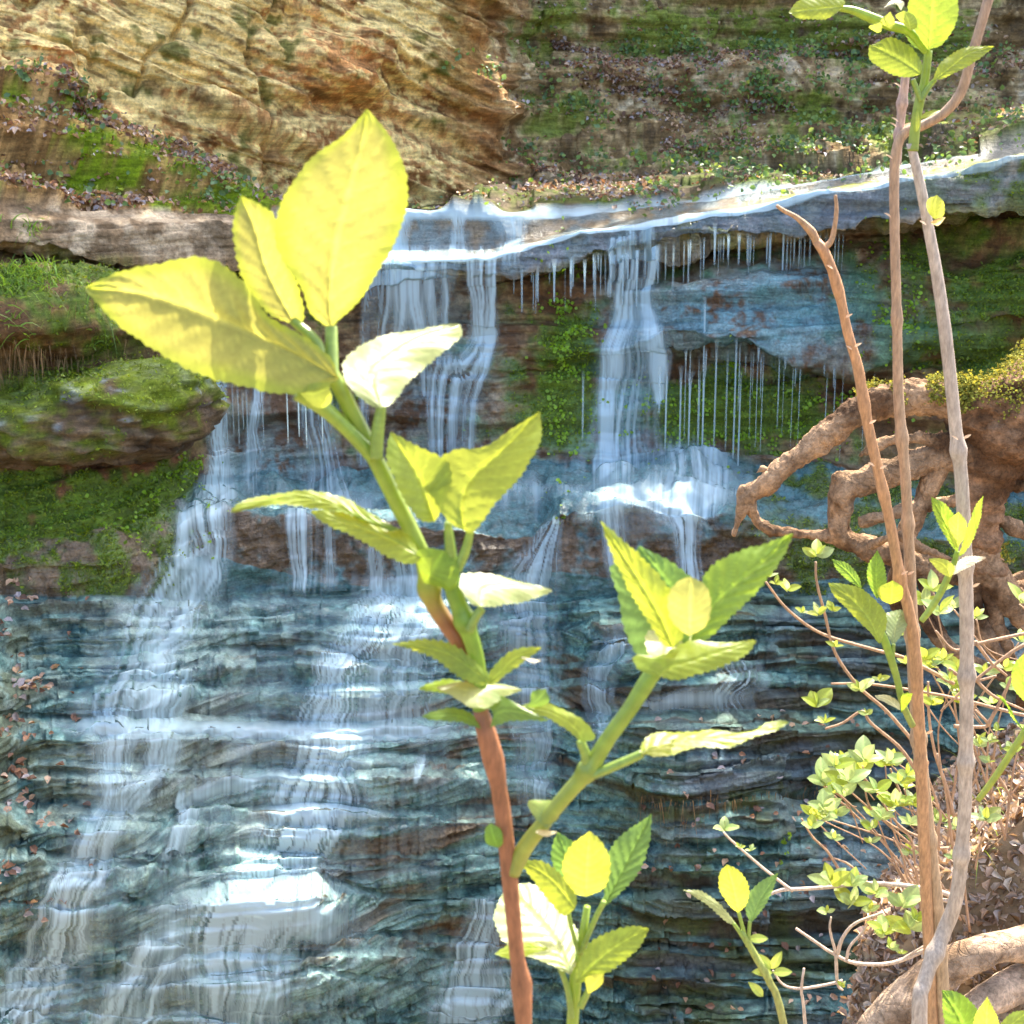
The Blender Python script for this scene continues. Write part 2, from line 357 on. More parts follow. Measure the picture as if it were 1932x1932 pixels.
dst = (.10 * sm(1000, 1250, U) * (bk3 + f1) + 0.055 * strata(X, Yc, Z + .10 * warp, 16, .38, .6) + 0.028 * strata(X, Yc, Z + .12 * warp, 43, .8, .5) + .014 * strata(X, Yc, Z + .3 * warp, 90, 1.6, .5) + 0.012 * fbm(X * 2.2, Yc * 2.2, Z * 9, 3) + 0.008 * f3 + .022 * bk1 + .012 * bk2) * (KI['riser'] + .25 * KI['tread'])
dbe = 0.12 * f2 + 0.035 * f3 + .10 * f1 + .05 * strata(X, Yc, Z + warp, 7, .8, .6) + .03 * np.abs(fbm(X * 7, Yc * 7, Z * 7, 3))
wcl = np.clip(wl + wr, 0, 1)
disp = wl * dl + wr * dr + wbank * dbk + wlip * dlp + wslab * dsl + wface * dfa + wst * dst + wben * dbe
pos2 = pos + nn * disp[..., None]
X, Yc, Z = pos2[..., 0], pos2[..., 1], pos2[..., 2]

# ---- colours
def C(r, g, b): return np.array([r, g, b])
def mixc(a, b, t): return a * (1 - t[..., None]) + b * t[..., None]
g1 = fbm(X * 1.4 + 9, Yc * 1.4, Z * 1.4, 4); g2 = fbm(X * 6 + 5, Yc * 6, Z * 6, 4); g3 = fbm(X * 22, Yc * 22, Z * 24, 3)
gs = fbm(X * 3 + 2, Yc * 3, dip * 22, 4)
col = np.zeros(V.shape + (3,))
# sandstone
c = mixc(C(.26, .115, .034), C(.74, .45, .18), sm(-.45, .35, g2 * .6 + gs * .7 + g1 * .4))
c = mixc(c, C(.62, .27, .085), sm(-.05, .5, g1 + .3 * g2 + .9 * blob(90, 150, 70, 60) + .8 * blob(640, 130, 110, 60) + .5 * blob(300, 260, 160, 40) - .25) * .75)
lich = sm(.02, .32, g3 * .8 + g2 * .6 + .15 + .6 * blob(300, 90, 350, 110) + .35 * blob(760, 60, 90, 160) - .5 * blob(640, 120, 120, 80) - .35 * sm(820, 900, U) - .3 * blob(60, 200, 130, 120))
c = mixc(c, C(.88, .74, .30), lich * .6)
c = mixc(c, C(.13, .075, .03), sm(.12, .4, fbm(X * 5, Yc * 5, dip * 30, 4)) * .75)
c = mixc(c, C(.24, .13, .03), sm(.0, .4, g1 + g2 * .5 + 1.0 * sm(760, 900, U + 60 * g2) - .6) * .8)
c = mixc(c, C(.075, .10, .012), sm(.1, .4, g2 + .7 * g1 + .75 * sm(930, 990, U) + .3 * blob(30, 60, 60, 90) - .25) * .8)
col = col + c * wl[..., None]
# back wall
c = mixc(C(.16, .10, .04), C(.56, .42, .22), sm(-.4, .4, g2 * .8 + g1 * .5 + g3 * .3))
c = mixc(c, C(.50, .44, .33), sm(.1, .5, g2 + .4 * g3) * .6)
c = mixc(c, C(.12, .18, .008), sm(-.15, .25, g1 * .9 + g2 * .7 + .15 * np.sin(V * .03) + .25 * blob(1500, 200, 300, 60) - .15) * .85)
c = mixc(c, C(.05, .04, .03), sm(.25, .5, -g2 + .3 * g3) * .5)
col = col + c * wr[..., None]
# banks
c = mixc(C(.14, .075, .022), C(.38, .24, .09), sm(-.3, .4, g2 + .5 * g3))
c = mixc(c, C(.13, .20, .004), sm(-.02, .3, g1 * .5 + fbm(X * 3, Yc * 3, Z * 9, 4) + .2 * g3 + .4 * blob(470, 375, 120, 30) + .2 * blob(150, 310, 120, 40)))
c = mixc(c, mixc(C(.09, .07, .045), C(.06, .09, .012), sm(-.2, .2, g2)), sm(600, 800, U) * .9)
col = col + c * wbank[..., None]
# lip and slab; wet parts carry the bluish sky reflection in their colour
wet_sky = sm(420, 620, U) * (1 - .35 * sm(1450, 1700, U))
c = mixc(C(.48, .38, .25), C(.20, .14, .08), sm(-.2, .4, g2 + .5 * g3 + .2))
c = mixc(c, mixc(C(.07, .12, .13), C(.14, .10, .05), sm(-.1, .3, g2)), np.clip(.9 * wet_sky + .5 * sm(300, 420, U) * sm(-.1, .3, g2), 0, 1))
c = mixc(c, C(.30, .30, .02), sm(1350, 1550, U) * sm(-.35, .1, g2 + .3 * g3) * (KI['lipface'] + 0 * U))
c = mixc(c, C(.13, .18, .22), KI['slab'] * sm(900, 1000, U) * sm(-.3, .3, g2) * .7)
c = mixc(c, C(.10, .14, .01), KI['slab'] * sm(1600, 1900, U) * sm(-.2, .2, g2) * .9)
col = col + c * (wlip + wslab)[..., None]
# face
sky_blue = np.clip(1.15 * blob(1400, 590, 190, 85, 3) + .8 * blob(1180, 760, 60, 300) + .7 * blob(830, 700, 110, 190) + .9 * blob(900, 930, 700, 70) * sm(360, 440, U) + .6 * blob(490, 880, 110, 180) * sm(360, 420, U) + .35 * blob(1620, 620, 200, 120), 0, 1)  # wet areas where reflected sky is painted into the rock colour
c = mixc(C(.095, .048, .016), C(.25, .16, .065), sm(-.35, .4, g2 + .4 * g3))
c = mixc(c, C(.075, .13, .006), sm(-.1, .3, g1 * .5 + g2 * .7 + .55 * blob(1070, 700, 70, 200) + .5 * blob(1850, 560, 250, 200) + .55 * blob(1400, 780, 250, 60) + .9 * (1 - sm(330, 390, U)) * sm(850, 900, V) + .3 * blob(150, 560, 300, 60) - .12))
c = mixc(c, C(.15, .065, .025), sm(0, .35, g2 + .3 * g1 + .6 * blob(200, 880, 200, 30) - .35) * (1 - sm(380, 480, U)))
c = mixc(c, C(.09, .23, .27), np.clip(sky_blue * sm(-.25, .25, g3 * .6 + g2 * .7 + sky_blue * .25), 0, 1) * .85)
col = col + c * wface[..., None]
# benches and boulders
c = mixc(C(.075, .048, .02), C(.06, .15, .16), sm(-.2, .3, g2 * .8 + .3 * g3 + KI['bench'] * .8 - .18))  # teal part paints the sky mirrored by wet rock
c = mixc(c, C(.06, .10, .01), sm(1350, 1500, U) * sm(-.3, .2, g2))
c = mixc(c, mixc(C(.12, .085, .045), C(.075, .13, .008), sm(-.3, .05, g2)), (1 - sm(300, 380, U)))
col = col + c * wben[..., None]
# stairs
c = mixc(C(.028, .092, .095), C(.16, .33, .29), sm(-.4, .4, g2 * .6 + g3 * .5 + gs * .3))  # teal base stands in for sky reflected off the wet steps
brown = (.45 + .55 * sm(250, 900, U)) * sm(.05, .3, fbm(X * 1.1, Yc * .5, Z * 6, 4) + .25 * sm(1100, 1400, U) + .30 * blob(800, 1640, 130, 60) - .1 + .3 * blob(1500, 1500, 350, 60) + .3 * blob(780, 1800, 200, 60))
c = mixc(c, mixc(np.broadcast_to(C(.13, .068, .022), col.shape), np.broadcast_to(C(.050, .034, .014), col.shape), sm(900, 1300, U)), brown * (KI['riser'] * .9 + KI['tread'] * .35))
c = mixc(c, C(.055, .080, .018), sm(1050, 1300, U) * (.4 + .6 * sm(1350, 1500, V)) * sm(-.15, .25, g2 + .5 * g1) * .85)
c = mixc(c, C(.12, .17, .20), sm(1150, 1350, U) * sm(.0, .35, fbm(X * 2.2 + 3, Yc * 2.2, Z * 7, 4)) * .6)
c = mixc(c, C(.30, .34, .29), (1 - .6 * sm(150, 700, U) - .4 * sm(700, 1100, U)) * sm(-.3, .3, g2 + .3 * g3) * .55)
c = mixc(c, C(.05, .07, .015), (1 - sm(60, 150, U)) * sm(0, .3, g2) * .7)
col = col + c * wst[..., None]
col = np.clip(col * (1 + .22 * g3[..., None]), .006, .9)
wet = np.clip(wst * (.55 + .45 * sm(150, 400, U)) + wben + wface * np.clip(.35 + sky_blue, 0, 1) + (wlip + wslab) * wet_sky, 0, 1)
wet = wet * (1 - .5 * brown * wst)
cliff_mat = rock_shader('rock')
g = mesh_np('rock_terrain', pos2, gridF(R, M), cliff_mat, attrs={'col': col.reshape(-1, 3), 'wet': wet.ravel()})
tag(g, 'sandstone gorge wall and stepped shale bed of the waterfall', kind='structure')

# ---------------------------------------------------------------- water: silky film and veils over the rock
STREAMS = [
 # points (x, y, half width, strength)
 [(760, 392, 22, .9), (752, 430, 20, .8), (735, 480, 22, .9)], [(865, 398, 16, .8), (862, 430, 12, .6), (862, 480, 16, .6)], [(965, 402, 30, .9), (968, 440, 22, .6), (960, 480, 20, .5)],
 [(700, 395, 200, .3), (850, 397, 220, .35), (1000, 400, 60, .4)],
 [(715, 492, 9, .8), (700, 560, 10, .6), (690, 640, 9, .5), (684, 860, 10, .4)], [(740, 490, 10, .9), (728, 560, 11, .7), (712, 650, 10, .5)], [(762, 488, 12, 1.0), (760, 560, 13, .9), (752, 640, 10, .6), (748, 740, 8, .3)], [(785, 488, 12, 1.0), (786, 560, 12, .9), (794, 650, 10, .7), (800, 740, 8, .4)], [(812, 490, 9, .8), (816, 560, 10, .7), (820, 640, 9, .5)], [(838, 492, 6, .6), (842, 600, 7, .5)], [(780, 490, 90, .35), (770, 600, 60, .25)],
 [(888, 490, 8, .9), (898, 560, 9, .8), (905, 640, 9, .8)], [(930, 490, 8, .9), (926, 560, 9, .8), (918, 640, 9, .8)], [(908, 490, 18, 1.0), (912, 570, 18, .9), (912, 640, 20, .9), (880, 690, 20, .9), (845, 705, 30, .95), (835, 760, 30, .8), (835, 850, 26, .7)],
 [(925, 630, 12, .8), (905, 700, 12, .8), (885, 760, 12, .7), (880, 850, 12, .5)],
 [(1190, 440, 9, .8), (1185, 520, 14, .8), (1178, 590, 18, 1.0), (1155, 680, 22, 1.0), (1148, 760, 16, 1.0), (1145, 880, 22, .95)],
 [(1222, 430, 10, 1.), (1222, 480, 12, 1.), (1220, 560, 14, 1.), (1230, 640, 20, .8), (1240, 760, 8, .8)],
 [(1155, 450, 5, .7), (1150, 540, 6, .7)], [(1170, 450, 7, .7), (1168, 560, 8, .7)],
 [(1200, 600, 40, .3), (1180, 760, 50, .35), (1170, 880, 80, .55)],
 [(1100, 925, 50, .4), (1200, 930, 60, .5), (1330, 930, 60, .45)],
 [(1290, 852, 30, .9), (1335, 860, 26, .8)], [(1300, 862, 50, .75), (1310, 900, 60, .6), (1300, 940, 60, .8)],
 [(1130, 952, 30, .25), (1100, 975, 30, .2)],
 [(1290, 952, 34, 1.0), (1296, 1000, 22, .9), (1298, 1080, 20, .9), (1290, 1130, 40, .5)],
 [(1150, 955, 26, .5), (1165, 1080, 22, .3)],
 [(1045, 985, 12, .9), (1025, 1040, 24, .9), (1000, 1110, 50, .7), (985, 1180, 60, .4), (1010, 1300, 50, .4), (1015, 1500, 30, .35)],
 [(412, 700, 16, .9), (405, 760, 20, .9), (418, 820, 17, 1.), (412, 940, 26, 1.), (392, 985, 38, 1.), (400, 1040, 36, .8), (340, 1085, 50, .75), (280, 1180, 45, .6), (250, 1290, 60, .6), (215, 1372, 40, .8), (212, 1460, 30, .7), (205, 1530, 30, .7), (165, 1620, 34, .8), (140, 1740, 36, .8), (80, 1850, 50, .7), (20, 1960, 40, .6)],
 [(355, 1000, 12, .9), (345, 1050, 16, .7)],
 [(400, 1080, 24, .8), (360, 1150, 20, .6), (310, 1240, 26, .8), (300, 1360, 24, .7), (290, 1450, 20, .5)],
 [(345, 1290, 26, .7), (320, 1370, 24, .5), (310, 1430, 22, .6), (235, 1520, 22, .6)], [(360, 1500, 14, .7), (335, 1590, 16, .6)],
 [(490, 735, 9, .8), (486, 800, 11, .8), (478, 900, 20, .5)], [(600, 770, 30, .5), (610, 860, 30, .45), (625, 940, 50, .4)],
 [(500, 925, 160, .45), (800, 945, 200, .45), (1000, 930, 90, .5)],
 [(565, 985, 26, .7), (575, 1095, 18, .6)], [(620, 1000, 12, .4), (625, 1095, 12, .5)], [(712, 1020, 12, .6), (714, 1110, 12, .5)], [(765, 1030, 22, .5), (770, 1110, 22, .5)],
 [(760, 1118, 60, 1.0), (715, 1150, 44, 1.), (690, 1200, 48, 1.), (645, 1262, 44, 1.0), (628, 1330, 46, 1.), (612, 1380, 58, 1.), (610, 1440, 56, 1.), (590, 1530, 72, 1.), (555, 1600, 66, 1.), (540, 1650, 64, .9), (500, 1700, 110, 1.), (450, 1760, 110, .95), (450, 1850, 90, .7), (430, 1960, 100, .55)],
 [(800, 1120, 30, .7), (780, 1230, 60, .5), (740, 1350, 60, .4)],
 [(560, 1712, 110, .9), (620, 1750, 60, .5)],
 [(560, 1100, 300, .26), (500, 1250, 300, .2), (540, 1400, 380, .22), (520, 1560, 420, .2), (420, 1720, 420, .24), (360, 1900, 420, .28)],
 [(200, 1372, 90, .8), (420, 1374, 120, .8), (640, 1380, 120, .8), (800, 1380, 60, .5)], [(540, 1530, 30, .9), (640, 1532, 70, .7)],
 [(390, 1490, 12, .5), (520, 1462, 60, .4)],
 [(1150, 1225, 40, .5), (1125, 1300, 28, .5), (1130, 1400, 26, .4)], [(1240, 1322, 60, .5), (1330, 1314, 70, .6)], [(1400, 1270, 50, .35), (1380, 1310, 50, .3)],
 [(920, 1720, 30, .7), (895, 1800, 44, .8), (885, 1880, 50, .8), (870, 1960, 60, .8)], [(960, 1850, 40, .7), (900, 1900, 60, .5)],
 [(120, 1640, 14, .7), (85, 1760, 26, .6), (50, 1850, 30, .6), (0, 1940, 30, .6)], [(330, 1800, 10, .6), (300, 1860, 16, .7), (270, 1940, 30, .6)], [(280, 1780, 20, .6), (250, 1850, 24, .7), (200, 1920, 40, .6)], [(790, 1430, 10, .8), (785, 1470, 5, .6)],
 [(1200, 900, 250, .3), (1150, 1000, 150, .2)],
]
mask = np.zeros(V.shape); maskf = np.zeros(V.shape)
Uw = U + 5 * fbm(U * .02, V * .02, .3, 3) + 26 * fbm(U * .006, V * .022, 6.3, 3) * sm(1080, 1150, V); Vw = V
for st in STREAMS:
    q = cr(np.array(st), max(8, len(st) * 7))
    xmn, xmx = q[:, 0].min() - 2 * q[:, 2].max(), q[:, 0].max() + 2 * q[:, 2].max()
    j0, j1 = np.searchsorted(xs, [xmn - 20, xmx + 20])
    u = Uw[:, j0:j1]; v = Vw[:, j0:j1]; best = np.zeros(u.shape); lat = np.zeros(u.shape)
    horiz = abs(q[-1, 0] - q[0, 0]) > 1.2 * abs(q[-1, 1] - q[0, 1])
    for a, b in zip(q[:-1], q[1:]):
        d = b[:2] - a[:2]; L2 = d @ d + 1e-6
        t = np.clip(((u - a[0]) * d[0] + (v - a[1]) * d[1]) / L2, 0, 1)
        w = a[2] + (b[2] - a[2]) * t; s = a[3] + (b[3] - a[3]) * t
        wy = np.minimum(w, 14) if horiz else np.minimum(w, 30)
        ex = (u - a[0] - d[0] * t) / w; ey = (v - a[1] - d[1] * t) / wy
        e_ = s * np.exp(-(ex * ex + ey * ey) ** 1.3)
        lat = np.where(e_ > best, ex, lat); best = np.maximum(best, e_)
    if not horiz and st[0][2] < 140:
        sid = st[0][0] * .37; wm = np.mean([q_[2] for q_ in st])
        k_ = fbm(lat * wm / 5.5, v * .004 + .3 * fbm(lat * 2, v * .02, sid, 2), sid, 3, .65)
        best = best * np.clip(.90 + 1.9 * k_, .06, 1.8)
    tgt = maskf if st[0][2] >= 140 else mask
    m = tgt[:, j0:j1]; best = np.clip(best, 0, 1); tgt[:, j0:j1] = 1 - (1 - m) * (1 - best)
# water running over the rim of the slab
rim = ((rowk == 9) & (rowt < .22))[:, None] * sm(720, 760, U) * (1 - .3 * sm(1050, 1200, U)) * (1 - sm(1700, 1850, U)) + (((rowk == 11) & (rowt < .12)) | ((rowk == 10) & (rowt > .62)))[:, None] * sm(690, 720, U) * (1 - .5 * sm(1500, 1800, U))
mask = np.clip(np.maximum(mask, rim * .85), 0, 1)
maskf *= ((rowk >= 9) & (rowk < len(rows) + 1))[:, None]
mask *= ((rowk >= 9) & (rowk < len(rows) + 1))[:, None]
# the film hangs free below ledges: running minimum of Y down each column, then drapes back slowly
Yw = Yc - .012; Zw = Z + .006
for r in range(1, R):
    if rowk[r] >= 11 and rowk[r] < 17: Yw[r] = np.minimum(Yw[r], Yw[r - 1] + .0015)
    elif rowk[r] >= 17: Yw[r] = np.minimum(Yw[r], Yw[r - 1])
Yw = np.minimum(box(box(Yw, 7, 1), 7, 1), Yc + .01) - .012
st1 = fbm(U * .085, V * .0045, 1.1, 3, .6); st2 = fbm(U * .33, V * .008, 4.1, 2)
st1t = fbm(U * .03, V * .06, 1.1, 3)
vert = 1 - (KI['tread'] + KI['lip'])
st0 = fbm(U * .022 + .4 * fbm(U * .01, V * .02, .5, 2), V * .010, 3.3, 3)
stre = vert * (.95 + .25 * st0 + .25 * st1 + .3 * st2) + (1 - vert) * (.70 + .5 * st1t)
edge = np.exp(-np.minimum((rowt + 0 * rowk) * 8, 40))[:, None] * (KI['riser'] + KI['boulder'] + KI['lipface'] + KI['slab'])
strf = vert * (.5 + 1.1 * st0 + .5 * st1 + .25 * st2) + (1 - vert) * .7
al = np.clip(mask * np.clip(stre, .05, 1.4) + maskf * np.clip(strf, .02, 1.2) + np.clip(mask + maskf, 0, 1) * .55 * np.clip(.5 + st0 * 2 + st1, 0, 1) * edge, 0, .93)
mask = np.clip(mask + maskf, 0, 1)
al *= sm(.03, .12, al)
pw = np.stack([box(X, 5, 1), Yw, box(Zw, 3, 1)], -1)
F = gridF(R, M)
fm = mask.ravel()[F].max(1) > .035
F = F[fm]; used = np.unique(F); rem = np.zeros(R * M, np.int64); rem[used] = np.arange(len(used))
def water_mat():
    m = bpy.data.materials.new('water_veil'); m.use_nodes = True
    nt = m.node_tree; N = nt.nodes; L = nt.links; b = N['Principled BSDF']; out = N['Material Output']
    b.inputs['Base Color'].default_value = (.56, .76, .84, 1); b.inputs['Roughness'].default_value = .48
    tl = N.new('ShaderNodeBsdfTranslucent'); tl.inputs[0].default_value = (.62, .80, .86, 1)
    m1 = N.new('ShaderNodeMixShader'); m1.inputs[0].default_value = .35
    tr = N.new('ShaderNodeBsdfTransparent'); m2 = N.new('ShaderNodeMixShader')
    at = N.new('ShaderNodeAttribute'); at.attribute_name = 'alpha'
    L.new(at.outputs['Fac'], m2.inputs[0])
    L.new(b.outputs[0], m1.inputs[1]); L.new(tl.outputs[0], m1.inputs[2])
    L.new(tr.outputs[0], m2.inputs[1]); L.new(m1.outputs[0], m2.inputs[2]); L.new(m2.outputs[0], out.inputs[0])
    return m
WM = water_mat()
w = mesh_np('water', pw.reshape(-1, 3)[used], rem[F], WM, attrs={'alpha': al.ravel()[used]})
tag(w, 'silky white water sliding down the falls', kind='structure')

# thin strands that drip from the undersides
SV, SF, SA = [], [], []
def strand(x, y0, y1, Yd, w0, w1, a):
    n = 14; k = 6; t = np.linspace(0, 1, n)
    wd = w1 + (w0 - w1) * np.exp(-t * (y1 - y0) / 14)
    cc = P(x + .6 * np.sin(t * 3 + x), y0 + (y1 - y0) * t, Yd)
    cc[:, 0] = cc[0, 0] + (cc[:, 0] - cc[0, 0]) * .3
    rr = wd * K * Yd / 966
    th = np.arange(k) / k * 2 * np.pi
    ring = np.stack([np.cos(th), np.sin(th) * .4, 0 * th], -1)
    v = cc[:, None] + ring[None] * rr[:, None, None]
    base = sum(len(q) for q in SV)
    i = np.arange(n * k).reshape(n, k); j = np.roll(i, -1, 1)
    SF.append(np.stack([i[:-1], i[1:], j[1:], j[:-1]], -1).reshape(-1, 4) + base)
    SV.append(v.reshape(-1, 3)); SA.append(np.repeat(a * (.08 + .92 * sm(0, .3, t)) * (1 - .6 * sm(.75, 1, t)), k))
rs = np.random.default_rng(8)
for x, y0, y1, w0, a in [(1046, 488, 570, 9, .8), (985, 500, 590, 5, .5), (1015, 500, 570, 4, .5), (1077, 492, 560, 4, .5), (1104, 488, 555, 6, .6), (1122, 480, 560, 4, .5), (1202, 470, 580, 4, .6), (1350, 420, 500, 7, .8), (1375, 440, 490, 4, .6), (1395, 440, 500, 6, .6), (1412, 440, 500, 4, .5), (1455, 430, 500, 4, .6), (1480, 415, 532, 9, .9), (1530, 430, 500, 4, .4),
   (1100, 700, 830, 5, .5), (1245, 690, 780, 5, .8), (1258, 680, 850, 7, .8), (1286, 690, 850, 8, .7), (1302, 700, 860, 14, .8), (1320, 700, 855, 6, .6), (1331, 560, 700, 5, .8), (1329, 690, 860, 7, .9), (1352, 640, 850, 6, .6), (1390, 615, 900, 10, .8), (1398, 700, 915, 5, .7), (1374, 660, 850, 4, .4)]:
    Yd = np.interp(y0, [400, 520, 640, 720], [10.62, 10.5, 10.1, 10.12]); strand(x, y0, y1, Yd, w0 * .75, 1.7, a * .6)
for i in range(60):
    x = rs.uniform(960, 1620); yt = np.interp(x, [960, 1100, 1350, 1500, 1620], [510, 480, 445, 440, 430])
    strand(x, yt, yt + rs.uniform(30, 110), 10.6, rs.uniform(1.5, 4), rs.uniform(.7, 1.4), rs.uniform(.12, .4))
for i in range(30):
    x = rs.uniform(1270, 1660); yt = np.interp(x, [1270, 1400, 1600, 1660], [665, 655, 700, 700]) + rs.uniform(-10, 14)
    strand(x, yt, yt + rs.choice([30, 60, 120, 190]) * rs.uniform(.7, 1.1), 10.1, rs.uniform(1.5, 3.5), rs.uniform(.6, 1.2), rs.uniform(.1, .4))
for i in range(16):
    x = rs.uniform(330, 640); strand(x, 705 + rs.uniform(0, 40), 800 + rs.uniform(0, 60), 9.8, 3, 1.2, rs.uniform(.2, .5))
w = mesh_np('water', np.vstack(SV), np.vstack(SF), WM, attrs={'alpha': np.concatenate(SA)})
tag(w, 'thin strands of water dripping from the rock overhangs', kind='structure')
# ---------------------------------------------------------------- near bank on which the photographer and the shrubs stand
bx = np.linspace(-6, 7, 420); by = np.r_[np.linspace(-4, 1.5, 60), np.linspace(1.53, 4.6, 260)]
BX, BY = np.meshgrid(bx, by)
def bank_z(x, y):
    base = np.where(y < 2.1, -1.78, -1.78 - 2.3 * (y - 2.1))
    base = np.maximum(base, -5.95)
    d = x - (.71 + .52 * (y - 2.6)) - .03 * fbm(x * 3, y * 6, 2.2, 3); r = -1.66 + np.where(d > 0, .9, 12.) * d; r = np.where(r > -1.30, -1.30 + .35 * (r + 1.30), r)
    r = r - 2.6 * np.maximum(0, y - 3.35 - .12 * (x - 1)) - 2.2 * np.maximum(0, 2.62 - y)
    k = .04
    m = np.maximum(base, r) + k * np.exp(-np.abs(base - r) / k) * .5
    return m + .05 * fbm(x * 2.1, y * 2.1, .4, 4) + .02 * fbm(x * 9, y * 9, .1, 3)
BZ = bank_z(BX, BY)
n2 = fbm(BX * 5, BY * 5, .3, 3)
bc = mixc(C(.22, .15, .085), C(.36, .27, .17), sm(-.3, .3, n2))
bc = mixc(bc, C(.14, .15, .03), sm(.15, .4, fbm(BX * 2, BY * 2, 4.4, 3)) * .6)
soil_mat = attr_mat('soil', rough=.95, spec=.1, bump=.6, bscale=45, var=.35, bdist=.01)
o = mesh_np('ground', np.stack([BX, BY, BZ], -1), gridF(len(by), len(bx))[:, ::-1], soil_mat, attrs={'col': bc.reshape(-1, 3)})
tag(o, 'brown earth bank in front of the stream', kind='structure')

# ---------------------------------------------------------------- scattered litter, moss, ground cover
def frames(n, spread):
    """random tangents/bitangents around normals n"""
    r = RNG.normal(size=n.shape) * spread
    nz = n + r; nz /= np.linalg.norm(nz, axis=1, keepdims=True)
    t = np.cross(nz, RNG.normal(size=n.shape)); t /= np.linalg.norm(t, axis=1, keepdims=True)
    return nz, t, np.cross(nz, t)
def cards(name, p, n, size, cols, mat, spread=.4, asp=.55, curl=.35, parent=None, lift=.3, tdir=None):
    """folded six-cornered leaf blades, one per point"""
    nz, t, b = frames(n, spread)
    if tdir is not None:
        t = tdir / np.linalg.norm(tdir, axis=1, keepdims=True); b = np.cross(nz, t); b /= np.linalg.norm(b, axis=1, keepdims=True) + 1e-9; nz = np.cross(t, b)
    s = size[:, None]
    prof = [(0, 0, 0), (.35, .5 * asp * 1.1, curl * .25), (.72, .42 * asp, curl * .3), (1, 0, -curl * .5), (.72, -.42 * asp, curl * .3), (.35, -.5 * asp * 1.1, curl * .25)]
    v = np.stack([p + s * (t * a + b * w + nz * (h + lift * a * .5)) for a, w, h in prof], 1)
    k = len(p); i = np.arange(k)[:, None] * 6
    F = np.concatenate([i + np.array([[0, 1, 2, 3]]), i + np.array([[0, 3, 4, 5]])])
    return mesh_np(name, v.reshape(-1, 3), F, mat, parent, {'col': np.repeat(cols, 6, 0)}, smooth=False)
litter_mat = attr_mat('dead_leaf', rough=.6, spec=.4, var=.3, bscale=80, trans=.15)
green_mat = attr_mat('small_leaf', rough=.45, spec=.5, var=.2, bscale=50, trans=.4)
def pickw(wt, n):
    wt = np.clip(wt, 0, None); area = np.gradient(xs)[None, :] * np.ones((R, 1)); area *= np.gradient(V, axis=0) + .8
    w_ = (wt * np.clip(area, 0, 60)).ravel(); w_ /= w_.sum()
    return RNG.choice(R * M, n, p=w_)
PP = pos2.reshape(-1, 3); NN = nn.reshape(-1, 3)
inv = (U > -60) * (U < 1990) * (V > -60) * (V < 1990)
lm = np.zeros(V.shape)
def seg(pts, w):
    p = np.array(pts, float); y0 = np.interp(U, p[:, 0], p[:, 1]); 
    return np.exp(-((V - y0) / w) ** 2) * (U > p[0, 0]) * (U < p[-1, 0])
lm += 1.0 * seg([(100, 180), (230, 255), (330, 290), (420, 335)], 16) + .9 * seg([(0, 350), (80, 362), (200, 375), (270, 372)], 12) + .5 * seg([(350, 320), (440, 350)], 12)
lm += 1.0 * seg([(1040, 80), (1150, 135), (1400, 132), (1600, 100), (1700, 92)], 11) + .9 * seg([(1000, 120), (1100, 145), (1300, 175)], 12) + .8 * seg([(1250, 258), (1400, 262), (1560, 300)], 12) + .8 * seg([(1000, 330), (1120, 352), (1260, 375)], 14) + .7 * seg([(980, 375), (1200, 388)], 8) + .7 * seg([(1700, 240), (1932, 215)], 12) + .5 * seg([(1100, 240), (1300, 215), (1500, 200)], 10) + .4 * seg([(1640, 150), (1932, 130)], 14)
lm += .10 * wbank + .05 * wr * (g2 > 0)
lm *= (fbm(U * .02, V * .05, 2.2, 3) > -.25)
lm2 = (1 - sm(40, 190, U)) * sm(1060, 1100, V) * (1 - sm(1700, 1800, V)) * (fbm(U * .02, V * .02, 7.7, 3) > .0)
ids = pickw(lm * inv, 8500)
pal = np.array([(.30, .16, .09), (.42, .28, .17), (.20, .11, .07), (.36, .24, .17), (.52, .38, .27), (.26, .22, .20), (.15, .08, .05), (.34, .31, .32)])
o = cards('fallen_leaves', PP[ids] + NN[ids] * .02, np.c_[0 * ids, -.3 + 0 * ids, 1 + 0 * ids].astype(float), RNG.uniform(.022, .060, len(ids)), pal[RNG.integers(0, 8, len(ids))], litter_mat, .7, .6, .5)
tag(o, 'brown and grey fallen leaves lying along the cliff ledges', kind='stuff')
lm2 = lm2 + .10 * sm(1150, 1250, U) * sm(1280, 1400, V)
ids = pickw(lm2 * inv * (KI['tread'] + .2), 520)
o = cards('fallen_leaves', PP[ids] + NN[ids] * .015, np.c_[0 * ids, -.3 + 0 * ids, 1 + 0 * ids].astype(float), RNG.uniform(.03, .065, len(ids)), pal[RNG.integers(0, 8, len(ids))], litter_mat, .4, .6, .5)
tag(o, 'fallen leaves caught on the wet shale steps', kind='stuff')
# chips and leaf litter on the near bank
k = 24000
qy = RNG.uniform(2.3, 3.6, k); qx = (.66 + .52 * (qy - 2.6)) + RNG.uniform(-.14, 1.0, k) * np.where(RNG.random(k) < .8, 1, .2)
q = np.stack([qx, qy, bank_z(qx, qy) + .004], -1)
pal2 = np.array([(.42, .32, .24), (.32, .22, .15), (.55, .46, .36), (.24, .16, .10), (.48, .36, .28), (.36, .30, .26)])
o = cards('fallen_leaves', q, np.tile([-.55, -.2, .8], (k, 1)), RNG.uniform(.008, .030, k), pal2[RNG.integers(0, 6, k)], litter_mat, .8, .5, .9)
tag(o, 'pale dry leaf litter and bark chips covering the near bank', kind='stuff')
